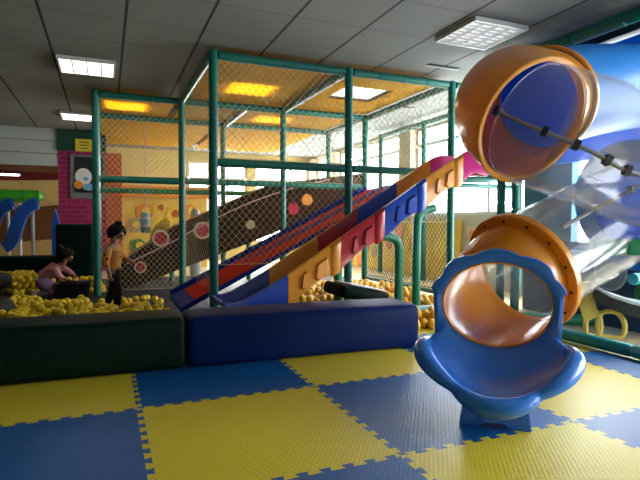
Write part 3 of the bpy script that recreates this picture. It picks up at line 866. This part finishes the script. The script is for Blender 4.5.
# ------------------------------------------------------------------ brick pillar and things at the back left
bp = thing('brick_pillar', 'magenta brick pillar with a black picture board left of the frame', 'pillar', (-.45, 11.3, 0))
bm = B(); bx(bm, (-.42, 11.5, 1.19), (.86, .4, 2.38)); part('brick_face', bm, M['magenta'], bp, smooth=False)
bm = B(); bx(bm, (-.42, 11.49, 2.588), (.88, .44, .416)); part('header', bm, M['green_dark'], bp, 'dark green header', smooth=False)
bm = B(); bx(bm, (.16, 11.5, 1.19), (.30, .38, 2.38)); part('side_face', bm, M['red_orange'], bp, 'red orange side face', smooth=False)
bm = B(); bx(bm, (-.32, 11.285, 1.88), (.64, .03, .86)); f = part('picture_board', bm, M['grey_frame'], bp, 'grey framed black board', smooth=False)
bm = B(); bx(bm, (-.30, 11.266, 1.92), (.52, .012, .70)); part('board_face', bm, M['board'], f, smooth=False)
def blob(c, r, ry_, mm, parent, name, y):
    bm = B(); disc(bm, (c[0], y, c[1]), r, (0, -.008, 0), n=20, ry=ry_); part(name, bm, M[mm], parent)
blob((-.40, 1.88), .15, .17, 'white_paint', f, 'painted_shape', 11.260); blob((-.36, 1.84), .05, .04, 'sky_paint', f, 'painted_shape', 11.252)
blob((-.49, 1.72), .08, .08, 'orange_paint', f, 'painted_shape', 11.252); blob((-.30, 1.68), .12, .07, 'sky_paint', f, 'painted_shape', 11.252)
bm = B(); bx(bm, (-.39, 11.262, 2.50), (.30, .02, .24)); sg = part('sign', bm, M['sign_y'], bp, 'yellow notice sign', smooth=False)
bm = B()
for k in range(3): bx(bm, (-.38, 11.2505, 2.56-k*.06), (.18-.03*k, .003, .016))
part('sign_line', bm, M['ink'], sg, smooth=False)
# mural wall behind the frame
mw = thing('mural_wall', 'yellow painted mural wall with round cartoon shapes seen through the nets', 'mural', (1.3, 11.4, 0))
bm = B(); bx(bm, (1.2, 11.45, .75), (1.7, .1, 1.5)); part('wall_panel', bm, M['mural_base'], mw, smooth=False)
bm = B(); bx(bm, (1.2, 11.42, 1.62), (1.8, .2, .24)); part('top_band', bm, M['orange_paint'], mw, 'orange top band', smooth=False)
for x, z, r, mm in ((.75, 1.20, .17, 'orange_paint'), (1.05, 1.28, .13, 'yellow_paint'), (1.35, 1.15, .16, 'yellow_paint'), (1.68, 1.22, .15, 'orange_paint'), (.55, .92, .15, 'mural_tan'),
                    (1.05, .85, .17, 'yellow_paint'), (1.5, .72, .15, 'red_orange'), (1.85, .95, .14, 'sky_paint'), (.62, .48, .16, 'mural_green'), (1.9, .40, .16, 'yellow_paint'), (.9, .3, .12, 'orange_paint')):
    bm = B(); disc(bm, (x, 11.398, z), r, (0, -.02, 0), n=24); s = part('mural_shape', bm, M[mm], mw)
    bm = B(); disc(bm, (x+.03, 11.377, z+.02), r*.5, (0, -.006, 0), n=20); part('mural_spot', bm, M['yellow_paint' if mm != 'yellow_paint' else 'red_orange'], s)
# lower mural on the right wall under the windows, beyond the net
rm = thing('side_mural', 'yellow and orange painted panel under the right windows behind the dark net', 'mural', (5.3, 7.5, 0))
bm = B(); bx(bm, (5.32, 9.0, .52), (.04, 4.3, 1.04)); part('wall_panel', bm, M['mural_base'], rm, smooth=False)
random.seed(3)
for k in range(26):
    y = 6.95+random.random()*4.0; z = .12+random.random()*.8; r = .06+random.random()*.12
    bm = B(); disc(bm, (5.299, y, z), r, (-.006-.0004*k, 0, 0), (V((0, 1, 0)), V((0, 0, 1))), 16); part('mural_spot', bm, M[random.choice(['orange_paint', 'red_orange', 'yellow_paint', 'yellow_paint', 'mural_tan', 'white_paint'])], rm)
fp = thing('framed_panel', 'orange framed picture panel under the right window beside the amber tube', 'panel', (5.3, 6.2, 0))
bm = B(); bx(bm, (5.33, 6.15, .62), (.03, 1.1, .62)); fb = part('frame', bm, M['cream'], fp, smooth=False)
bm = B(); bx(bm, (5.312, 6.15, .62), (.01, .98, .50)); part('picture', bm, M['orange_paint'], fb, smooth=False)
for y, z, r, mm in ((6.25, .70, .12, 'mural_tan'), (5.95, .60, .14, 'white_paint'), (6.42, .5, .09, 'yellow_paint')):
    bm = B(); disc(bm, (5.306, y, z), r, (-.004, 0, 0), (V((0, 1, 0)), V((0, 0, 1))), 18); part('painted_shape', bm, M[mm], fb)
# hanging bag, yellow blob, grey bottle-like figure
hb = thing('punching_bag', 'light blue cylindrical bag hanging on a cord behind the standing child', 'punching bag', (.635, 9.5, .8))
bm = B(); tube(bm, [(.635, 9.5, .80), (.635, 9.5, .82), (.635, 9.5, 1.12), (.635, 9.5, 1.15)], [.06, .078, .078, .06], 14); part('bag', bm, M['sky_paint'], hb)
bm = B(); tube(bm, [(.635, 9.5, 1.15), (.635, 9.5, 2.70)], .008, 6); part('cord', bm, M['rope'], hb)
for z in (.90, 1.04):
    bm = B(); tube(bm, [(.635, 9.5, z), (.635, 9.5, z+.035)], .0795, 14); part('band', bm, M['white_paint'], hb, 'white band')
yb = B()
for c, r in (((.90, 9.55, .50), (.20, .18, .5)), ((.99, 9.5, .88), (.14, .13, .17)),):
    ball(yb, c, r, 18, 12)
solo('inflatable', yb, M['yellow_paint'], 'big rounded yellow inflatable left of the brown ramp top', 'inflatable')
gb = B(); tube(gb, [(1.51, 9.6, 0), (1.51, 9.6, .75), (1.51, 9.6, .95), (1.51, 9.6, 1.10), (1.51, 9.6, 1.2), (1.51, 9.6, 1.24)], [.10, .10, .085, .09, .07, .03], 14)
solo('roller_post', gb, M['grey_top'], 'grey rounded roller standing behind the brown ramp', 'roller')
# toys at the far left
gt = thing('tunnel_tube', 'lime green horizontal tube on posts at the far left', 'tube', (-1.9, 11.2, 0))
bm = B(); tube(bm, [(-3.4, 11.2, 1.47), (-1.30, 11.2, 1.47), (-1.16, 11.2, 1.47), (-1.10, 11.2, 1.47)], [.125, .125, .11, .05], 16); part('tube', bm, M['lime'], gt)
for x in (-3.1, -1.5):
    bm = B(); tube(bm, [(x, 11.2, 0), (x, 11.2, 1.33)], .03, 10); part('post', bm, M['white_paint'], gt, 'white post')
for y_ in (-1.45, -1.22):
    bm = B(); tube(bm, [(y_, 11.2, 1.47), (y_+.03, 11.2, 1.47)], .128, 16); part('band', bm, M['mural_green'], gt)
def toy_slide(x, y, lbl, w=.15):
    t_ = thing('toy_slide', lbl, 'toy slide', (x, y, 0), 'blue toy slides')
    bm = B(); pr = [(.20, 1.26), (.12, 1.24), (.0, 1.12), (-.08, .92), (-.14, .70), (-.22, .55), (-.30, .50)]; rr = []
    P = cr([V((x+a, y, z)) for a, z in pr], 6)
    for p, tt, s, u in frames(P):
        nn = V((-tt.z, 0, tt.x)).normalized()
        if nn.x > 0: nn = -nn
        q = [(-w, -.14), (-w+.03, -.15), (-w+.05, .0), (w-.05, 0), (w-.03, -.15), (w, -.14), (w, .05), (-w, .05)]
        rr.append([p+V((0, a, 0))-nn*b for a, b in q])
    loft(bm, rr); part('chute', bm, M['toy_blue'], t_)
    bm = B(); tube(bm, [(x+.10, y+.1, 0), (x+.10, y+.1, 1.17)], .03, 8); part('post', bm, M['white_paint'], t_)
toy_slide(-1.74, 10.75, 'blue toy slide at the left edge, left one of the pair')
toy_slide(-1.30, 10.38, 'blue toy slide near the left edge, right one under the lime tube end')
fn = B(); prism(fn, [V((-.90, 10.4, 0)), V((-.90, 10.4, .95)), V((-.84, 10.4, 1.22)), V((-.78, 10.4, .95)), V((-.80, 10.4, 0))], (0, .25, 0))
solo('pointed_board', fn, M['toy_blue'], 'narrow pointed blue board beside the tall dark green foam block', 'board')
def bumper(x, y, z, r, mm, lbl):
    t_ = thing('bumper_ring', lbl, 'bumper ring', (x, y, 0), 'dark bumper rings')
    bm = B(); pts = [V((x+r*cos(a), y+r*sin(a), z)) for a in [2*pi*k/28 for k in range(29)]]
    n = 28; rr = []
    for k in range(n):
        a = 2*pi*k/n; d = V((cos(a), sin(a), 0)); rr.append([V((x, y, z))+d*(r+.09*cos(b))+V((0, 0, .10*sin(b))) for b in [2*pi*j/10 for j in range(10)]])
    loft(bm, rr+[rr[0]], True, False); bmesh.ops.remove_doubles(bm, verts=bm.verts, dist=1e-5); part('ring', bm, M['dark_rubber'], t_)
    bm = B(); tube(bm, [(x, y, .01), (x, y, z+.075)], r-.03, 24); part('seat', bm, M[mm], t_)
bumper(-1.46, 7.75, .22, .24, 'dark_rubber', 'dark round bumper ring at the left edge behind the nearer balls')
bumper(-1.14, 6.15, .10, .17, 'lime', 'dark bumper ring with a lime green centre at the left edge of the balls')
tb = thing('toy_tub', 'black shallow tub with balls in front of the crawling child', 'tub', (-.33, 7.42, 0))
bm = B(); a0 = [V((-.52, 7.25, 0)), V((-.18, 7.25, 0)), V((-.18, 7.6, 0)), V((-.52, 7.6, 0))]
def sq(g, z): return [V((-.385+sx*(.16+g), 7.43+sy*(.16+g), z)) for sx, sy in ((-1, -1), (1, -1), (1, 1), (-1, 1))]
loft(bm, [sq(0, .002), sq(.03, .18), sq(.045, .20), sq(.035, .20), sq(.015, .17), sq(-.01, .02)]); part('tub_body', bm, M['black'], tb)

# ------------------------------------------------------------------ balls
BR = .0425
def ball_mesh(name, m, seg=16, rings=10):
    bm = B(); ball(bm, (0, 0, 0), BR, seg, rings)
    for f in bm.faces: f.smooth = True
    me = D.meshes.new(name); bm.to_mesh(me); bm.free(); me.materials.append(m); return me
bmY = ball_mesh('ball', M['ball']); bmA = ball_mesh('ball', M['ball_amber'])
random.seed(11)
avoid = [(.06, 6.0, .15), (.16, 5.93, .12), (-.07, 6.05, .13), (.03, 6.03, .12), (-.60, 7.48, .27), (-.84, 7.55, .22), (-1.0, 7.62, .12), (-.35, 7.43, .26), (-1.14, 6.15, .30), (-1.46, 7.75, .37), (-.115, 7.5, .09), (1.0, 7.5, .09), (1.02, 5.3, .09), (2.545, 5.3, .09),
         (2.88, 4.75, .09), (3.10, 4.75, .09), (2.22, 4.86, .09), (-.42, 7.5, .2), (-.5, 7.45, .2)]
def free(x, y):
    for a, b, r in avoid:
        if (x-a)**2+(y-b)**2 < r*r: return False
    return True
cand = []
def field(x0, x1, y0, y1, dens, layers, amber, extra=None):
    s = BR*2.03; ny = int((y1-y0)/(s*.88))
    for j in range(ny):
        y = y0+j*s*.88
        n = int((x1-x0)/s)
        for i in range(n):
            x = x0+(i+.5*(j % 2))*s
            if not free(x, y) or (extra and not extra(x, y)): continue
            d = dens(x, y)
            if random.random() > d: continue
            cand.append((x+random.uniform(-.0008, .0008), y+random.uniform(-.0008, .0008), BR, amber))
            if layers(x, y) > random.random():
                cand.append((x+s*.5, y+s*.29, BR+s*.82, amber))
                if layers(x, y)-1 > random.random(): cand.append((x+s, y+s*.58, BR+s*1.64, amber))
def dl(x, y):
    if x > .42: return .22 if y > 4.9 else .45
    if y < 6.3: return .93 if x < .2 else .7
    if y < 7.9: return .55 if x < -.2 else .10
    return .9
def ll(x, y):
    if y < 4.7: return .55
    if y < 6.3: return .42 if x < .25 else .12
    if y > 7.9 and x < -.05: return 1.75 if x < -.75 or x > -.4 else 1.2
    return .15
field(-2.3, .66, 4.04, 6.9, dl, ll, False)
field(-2.3, -.72, 6.95, 9.6, dl, ll, False)
field(-.70, .0, 7.72, 8.2, lambda x, y: .95, lambda x, y: 1.8, False)
field(1.3, 3.80, 5.36, 5.40, lambda x, y: .8, lambda x, y: .3, True)
field(1.25, 3.80, 4.02, 5.26, lambda x, y: .9, lambda x, y: .45, True, lambda x, y: not (1.98 < x < 2.58 and 4.28 < y < 4.82) and not (x < 1.5 and 4.36 < y < 5.08) and not (2.48 < x < 3.55 and 4.54 < y < 4.75))
field(1.9, 3.80, 5.42, 7.2, lambda x, y: .85, lambda x, y: .5, True, lambda x, y: not (5.36 < y < 6.42 and x < 1.15))
# pairwise clean-up of clashes
grid = {}; keep = []
for x, y, z, am in cand:
    k = (int(x/.09), int(y/.09), int(z/.09)); ok = True
    for a in (-1, 0, 1):
        for b in (-1, 0, 1):
            for c in (-1, 0, 1):
                for q in grid.get((k[0]+a, k[1]+b, k[2]+c), ()):
                    if (q[0]-x)**2+(q[1]-y)**2+(q[2]-z)**2 < (2*BR)**2*.97: ok = False
    if ok: grid.setdefault(k, []).append((x, y, z)); keep.append((x, y, z, am))
low = {}
for x, y, z, am in keep: low.setdefault((int(x/.09), int(y/.09)), []).append((x, y, z))
def supported(x, y, z):
    if z < BR*1.5: return True
    n = 0
    for a in (-1, 0, 1):
        for b in (-1, 0, 1):
            for q in low.get((int(x/.09)+a, int(y/.09)+b), ()):
                if q[2] < z-.01 and (q[0]-x)**2+(q[1]-y)**2+(q[2]-z)**2 < (2.35*BR)**2: n += 1
    return n >= 3
for _ in range(2):
    keep = [p for p in keep if supported(*p[:3])]
    low = {}
    for x, y, z, am in keep: low.setdefault((int(x/.09), int(y/.09)), []).append((x, y, z))
def in_view(x, y, z):
    d = V((x, y, z))-CAM; k = d.dot(F)
    u = 320+516*d.dot(CR)/k; v = 240-516*d.dot(CU)/k
    if not (-6 < u < 645): return False
    # sight line over the back edge of the barrier pads
    t = 3.95/y; zz = CAM.z+(z+BR-CAM.z)*t; xx = x*t
    if xx < 2.3 and zz < .345: return False
    if u > 440: return False
    return True
vis = [(V((x, y, z))-CAM).length for x, y, z, a in keep]
order = sorted(range(len(keep)), key=lambda i: vis[i])
one = {False: [], True: []}; rest = {False: [], True: []}
for i in order:
    x, y, z, am = keep[i]
    if in_view(x, y, z) and len(one[False])+len(one[True]) < 5000: one[am].append(keep[i])
    else: rest[am].append(keep[i])
nl, nr = one[False], one[True]
allv = sorted(nl+nr, key=lambda p: (V(p[:3])-CAM).length)
near = allv[:300]; far = allv[300:]
lab = {False: 'yellow plastic ball lying among the others in the left part of the ball pit', True: 'amber yellow plastic ball lying under the coloured slide in the right part of the pit'}
grp = {False: 'yellow balls in the left part of the pit', True: 'amber balls under the coloured slide'}
for x, y, z, am in near:
    o = D.objects.new('ball', bmA if am else bmY); COL.objects.link(o); o.location = (x, y, z)
    tag(o, lab[am], 'ball', grp[am])
for am in (False, True):
    bm = B()
    for x, y, z, a in far:
        if a == am: ball(bm, (x, y, z), BR, 10, 7)
    if len(bm.verts):
        solo('balls', bm, M['ball_amber' if am else 'ball'], 'amber balls heaped farther back under the slides' if am else 'yellow balls heaped farther back around the crawling child', 'balls', kind='stuff')
    else: bm.free()
print('BALLS', len(keep), 'visible', len(allv), 'indiv', len(near), 'left', sum(1 for p in near if not p[3]))

# ------------------------------------------------------------------ children
def skin(name, joints, edges, m, parent, root=None, sub=2, label=None):
    """one continuous mesh grown around joints {name:(Vector, radius)}"""
    names = list(joints); id_ = {k: i for i, k in enumerate(names)}
    me = D.meshes.new(name); me.from_pydata([joints[k][0] for k in names], [(id_[a], id_[b]) for a, b in edges], [])
    o = D.objects.new(name, me); COL.objects.link(o)
    md = o.modifiers.new('skin', 'SKIN'); md.use_smooth_shade = True; md.branch_smoothing = .6
    for i, k in enumerate(names):
        sv = me.skin_vertices[0].data[i]; r = joints[k][1]; sv.radius = r if isinstance(r, tuple) else (r, r); sv.use_root = (k == (root or names[0]))
    s = o.modifiers.new('sub', 'SUBSURF'); s.levels = sub; s.render_levels = sub
    bpy.context.view_layer.update()
    dg = bpy.context.evaluated_depsgraph_get()
    nm = D.meshes.new_from_object(o.evaluated_get(dg)); D.objects.remove(o)
    bm = B(); bm.from_mesh(nm); D.meshes.remove(nm)
    return part(name, bm, m, parent, label)
def head(bmh, c, fw, r):
    pass
def hand_edges(J, E, pre, wrist, elbow, fdir, side, scale):
    """palm, four fingers and a thumb"""
    w = J[wrist][0]; d = fdir.normalized(); s = side.normalized(); n = d.cross(s)
    J[pre+'palm'] = (w+d*.028*scale, (.014*scale, .010*scale)); E.append((wrist, pre+'palm'))
    for i, (o, l) in enumerate(((-.018, .034), (-.006, .040), (.006, .038), (.017, .030))):
        J[pre+'k%d' % i] = (w+d*.046*scale+s*o*scale, .0058*scale); J[pre+'f%d' % i] = (w+d*(.046+l*.6)*scale+s*o*1.15*scale-n*.005*scale, .0052*scale)
        J[pre+'t%d' % i] = (w+d*(.046+l)*scale+s*o*1.1*scale-n*.016*scale, .0042*scale)
        E += [(pre+'palm', pre+'k%d' % i), (pre+'k%d' % i, pre+'f%d' % i), (pre+'f%d' % i, pre+'t%d' % i)]
    J[pre+'th'] = (w+d*.026*scale-s*.026*scale, .0062*scale); J[pre+'th2'] = (w+d*.046*scale-s*.034*scale, .0048*scale)
    E += [(pre+'palm', pre+'th'), (pre+'th', pre+'th2')]
def add_head(root, J, E, neck, c, fw, up, r):
    """skull + chin + nose + ears as extra joints of the same body mesh"""
    s = fw.cross(up).normalized()
    J['skull'] = (c+up*r*.18-fw*r*.10, (r*.92, r*.98)); E.append((neck, 'skull'))
    J['face'] = (c+fw*r*.38-up*r*.10, r*.62); E.append(('skull', 'face'))
    J['chin'] = (c+fw*r*.55-up*r*.62, r*.26); E.append(('face', 'chin'))
    J['nose'] = (c+fw*r*1.06-up*r*.12, r*.09); E.append(('face', 'nose'))
    for sg, k in ((1, 'L'), (-1, 'R')):
        J['ear'+k] = (c+s*sg*r*.98-up*r*.08-fw*r*.05, r*.14); E.append(('skull', 'ear'+k))
def face_parts(root, body, c, fw, up, r):
    s = fw.cross(up).normalized()
    for sg in (1, -1):
        bm = B(); ball(bm, c+fw*r*.90+s*sg*r*.34+up*r*.02, r*.105, 10, 8); part('eye', bm, M['eye'], body)
    bm = B(); ball(bm, c+fw*r*.90-up*r*.46, (r*.16, r*.16, r*.05), 10, 6); part('mouth', bm, M['lip'], body)
def hair_cap(root, c, fw, up, r, bun, fringe=.25):
    bm = B(); s = fw.cross(up).normalized(); rows = []; n = 28; q = 14
    top = c+up*r*1.17-fw*r*.10
    for i in range(1, q+1):
        row = []
        for k in range(n):
            a = 2*pi*k/n; f = cos(a)              # f=1 front
            lim = 0.36+(.38 if f < .1 else .38*(1-f)/.9)   # how far down the cap reaches
            th = lim*pi*i/q
            rr = r*(1.08+.025*sin(k*3.1)+.02*sin(i*2+k))
            row.append(c-fw*r*.06+up*r*.08+(fw*cos(a)+s*sin(a))*rr*sin(th)+up*rr*cos(th))
        rows.append(row)
    t = bm.verts.new(top); vv = loft(bm, rows, True, False)
    for k in range(n): bm.faces.new((t, vv[0][k], vv[0][(k+1) % n]))
    # turn the edge inwards so the hair has thickness
    inn = [bm.verts.new(v.co+(c-v.co)*.12) for v in vv[-1]]
    for k in range(n): bm.faces.new((vv[-1][k], vv[-1][(k+1) % n], inn[(k+1) % n], inn[k]))
    ball(bm, bun[0], bun[1], 14, 10)
    part('hair', bm, M['hair'], root, 'black hair tied in a bun')

# standing child, walking to the right; s = facing, l = to the far side, measured in metres
FW = V((.924, -.383, 0)); AW = V((.383, .924, 0)); UP = V((0, 0, 1))
sc_ = thing('person', 'child in orange print shirt and black trousers walking on the balls', 'person', (.05, 6.0, 0))
base = V((.075, 6.0, 0))
def S(a, l, z): return base+FW*a+AW*l+UP*z
J = {'pelvis': (S(0, 0, .50), (.085, .075)), 'belly': (S(.005, 0, .58), (.083, .075)), 'chest': (S(.0, 0, .69), (.085, .078)), 'nk': (S(.005, 0, .765), .048), 'nk2': (S(.02, 0, .80), .044)}
E_ = [('pelvis', 'belly'), ('belly', 'chest'), ('chest', 'nk'), ('nk', 'nk2')]
hc = S(.035, 0, .868); hf = (FW*.93-UP*.30+AW*-.22).normalized(); hu = (UP-hf*UP.dot(hf)).normalized()
add_head(sc_, J, E_, 'nk2', hc, hf, hu, .092)
for sg, k in ((-1, 'n'), (1, 'f')):
    J['hip'+k] = (S(0, sg*.055, .46), .066)
    E_.append(('pelvis', 'hip'+k))
    J['sh'+k] = (S(-.005, sg*.10, .725), .042); E_.append(('chest', 'sh'+k))
J['knn'] = (S(.065, -.06, .27), .048); J['ann'] = (S(.055, -.06, .07), .034); J['fon'] = (S(.13, -.06, .035), .030)
J['knf'] = (S(-.03, .06, .27), .048); J['anf'] = (S(-.10, .06, .09), .034); J['fof'] = (S(-.03, .065, .035), .030)
for k in 'nf': E_ += [('hip'+k, 'kn'+k), ('kn'+k, 'an'+k), ('an'+k, 'fo'+k)]
J['eln'] = (S(-.035, -.135, .57), .030); J['wrn'] = (S(.01, -.14, .445), .021)
J['elf'] = (S(.05, .13, .60), .030); J['wrf'] = (S(.15, .10, .55), .021)
for k in 'nf': E_ += [('sh'+k, 'el'+k), ('el'+k, 'wr'+k)]
hand_edges(J, E_, 'hn', 'wrn', 'eln', FW*.25-UP, FW, 1.0); hand_edges(J, E_, 'hf', 'wrf', 'elf', FW-UP*.3, -AW, 1.0)
def slim(J):
    o = dict(J)
    for k in J:
        f = .70 if k in ('pelvis', 'belly', 'chest') else .66 if k[:2] == 'hi' else .78 if k[:2] in ('kn', 'an', 'sh', 'fo') else 1
        if k == 'nk' or k == 'nk2': f = 1
        r = J[k][1]; o[k] = (J[k][0], tuple(x*f for x in r) if isinstance(r, tuple) else r*f)
    return o
body = skin('body', slim(J), E_, M['skin'], sc_, 'pelvis')
face_parts(sc_, body, hc, hf, hu, .092)
hair_cap(sc_, hc, hf, hu, .092, (hc+hu*.105-hf*.01, (.042, .042, .034)))
def sub(J, ks, g): return {k: (J[k][0], tuple(x*g for x in J[k][1]) if isinstance(J[k][1], tuple) else J[k][1]*g) for k in ks}
K = sub(J, ['belly', 'chest', 'shn', 'shf', 'eln', 'elf'], 1.22); K['hem'] = (S(0, 0, .47), (.112, .100)); K['eln'] = (K['eln'][0], .042); K['elf'] = (K['elf'][0], .042); K['col'] = (S(.005, 0, .765), .05)
K['cuffn'] = (J['eln'][0].lerp(J['wrn'][0], .55), .038); K['cufff'] = (J['elf'][0].lerp(J['wrf'][0], .55), .038)
skin('shirt', K, [('belly', 'hem'), ('belly', 'chest'), ('chest', 'col'), ('chest', 'shn'), ('chest', 'shf'), ('shn', 'eln'), ('shf', 'elf'), ('eln', 'cuffn'), ('elf', 'cufff')], M['shirt_print'], sc_, 'belly', label='orange and brown print shirt')
K = sub(J, ['hipn', 'hipf', 'knn', 'knf', 'ann', 'anf'], 1.12); K['waist'] = (S(0, 0, .525), (.088, .078)); K['pelvis'] = (S(0, 0, .475), (.092, .082))
skin('trousers', K, [('waist', 'pelvis'), ('pelvis', 'hipn'), ('pelvis', 'hipf'), ('hipn', 'knn'), ('hipf', 'knf'), ('knn', 'ann'), ('knf', 'anf')], M['pants_dark'], sc_, 'waist', label='black trousers')
for k in 'nf':
    K = {'a': (J['an'+k][0]-UP*.02, .040), 'b': (J['an'+k][0].lerp(J['fo'+k][0], .55)-UP*.012, .036), 'c': (J['fo'+k][0]+FW*.01, .031)}
    skin('shoe', K, [('a', 'b'), ('b', 'c')], M['shoe'], sc_, 'a')

# crawling child
cc = thing('person', 'child in pink shirt and mauve trousers kneeling and reaching into the tub', 'person', (-.66, 7.5, 0))
base = V((-.66, 7.5, 0))
J = {'pelvis': (S(-.13, 0, .27), (.092, .085)), 'belly': (S(-.03, 0, .33), (.088, .085)), 'chest': (S(.09, 0, .40), (.085, .078)), 'nk': (S(.16, 0, .445), .040), 'nk2': (S(.185, 0, .475), .036)}
E_ = [('pelvis', 'belly'), ('belly', 'chest'), ('chest', 'nk'), ('nk', 'nk2')]
hc = S(.20, 0, .55); hf = (FW*.90-UP*.42).normalized(); hu = (UP-hf*UP.dot(hf)).normalized()
add_head(cc, J, E_, 'nk2', hc, hf, hu, .090)
for sg, k in ((-1, 'n'), (1, 'f')):
    J['hip'+k] = (S(-.12, sg*.06, .235), .075); E_.append(('pelvis', 'hip'+k))
    J['kn'+k] = (S(.075 if sg < 0 else .02, sg*.075, .075), .052); J['an'+k] = (S(-.12 if sg < 0 else -.2, sg*.085, .05), .034); J['fo'+k] = (S(-.20 if sg < 0 else -.28, sg*.085, .045), .028)
    J['sh'+k] = (S(.10, sg*.10, .395), .044); E_.append(('chest', 'sh'+k))
    E_ += [('hip'+k, 'kn'+k), ('kn'+k, 'an'+k), ('an'+k, 'fo'+k)]
J['eln'] = (S(.17, -.12, .29), .031); J['wrn'] = (S(.255, -.08, .255), .022)
J['elf'] = (S(.20, .12, .31), .031); J['wrf'] = (S(.28, .07, .27), .022)
for k in 'nf': E_ += [('sh'+k, 'el'+k), ('el'+k, 'wr'+k)]
hand_edges(J, E_, 'hn', 'wrn', 'eln', FW-UP*.35, -AW, 1.0); hand_edges(J, E_, 'hf', 'wrf', 'elf', FW-UP*.35, AW, 1.0)
body = skin('body', slim(J), E_, M['skin'], cc, 'pelvis')
face_parts(cc, body, hc, hf, hu, .090)
hair_cap(cc, hc, hf, hu, .090, (hc+hu*.055-hf*.125, (.045, .045, .045)))
K = sub(J, ['belly', 'chest', 'shn', 'shf', 'eln', 'elf'], 1.2); K['hem'] = (S(-.125, 0, .27), (.098, .094)); K['col'] = (S(.15, 0, .44), .052)
K['cuffn'] = (J['eln'][0].lerp(J['wrn'][0], .6), .034); K['cufff'] = (J['elf'][0].lerp(J['wrf'][0], .6), .034)
skin('shirt', K, [('belly', 'hem'), ('belly', 'chest'), ('chest', 'col'), ('chest', 'shn'), ('chest', 'shf'), ('shn', 'eln'), ('shf', 'elf'), ('eln', 'cuffn'), ('elf', 'cufff')], M['shirt_pink'], cc, 'belly', label='pink long sleeved shirt')
K = sub(J, ['hipn', 'hipf', 'knn', 'knf', 'ann', 'anf'], 1.15); K['waist'] = (S(-.075, 0, .305), (.098, .094)); K['pelvis'] = (S(-.135, 0, .265), (.108, .102))
skin('trousers', K, [('waist', 'pelvis'), ('pelvis', 'hipn'), ('pelvis', 'hipf'), ('hipn', 'knn'), ('hipf', 'knf'), ('knn', 'ann'), ('knf', 'anf')], M['pants_purple'], cc, 'waist', label='mauve trousers')
for k in 'nf':
    K = {'a': (J['an'+k][0].lerp(J['fo'+k][0], .2), .038), 'c': (J['fo'+k][0]-FW*.02, .030)}
    skin('sock', K, [('a', 'c')], M['sock'], cc, 'a', label='white sock')

# ------------------------------------------------------------------ light
w = D.worlds.new('world'); SC.world = w; w.use_nodes = True
bg = w.node_tree.nodes['Background']; bg.inputs[0].default_value = (.93, .97, 1.0, 1); bg.inputs[1].default_value = 11.0
SC.view_settings.view_transform = 'Standard'; SC.view_settings.look = 'None'; SC.view_settings.gamma = 1; SC.view_settings.use_curve_mapping = False
SC.view_settings.exposure = .80
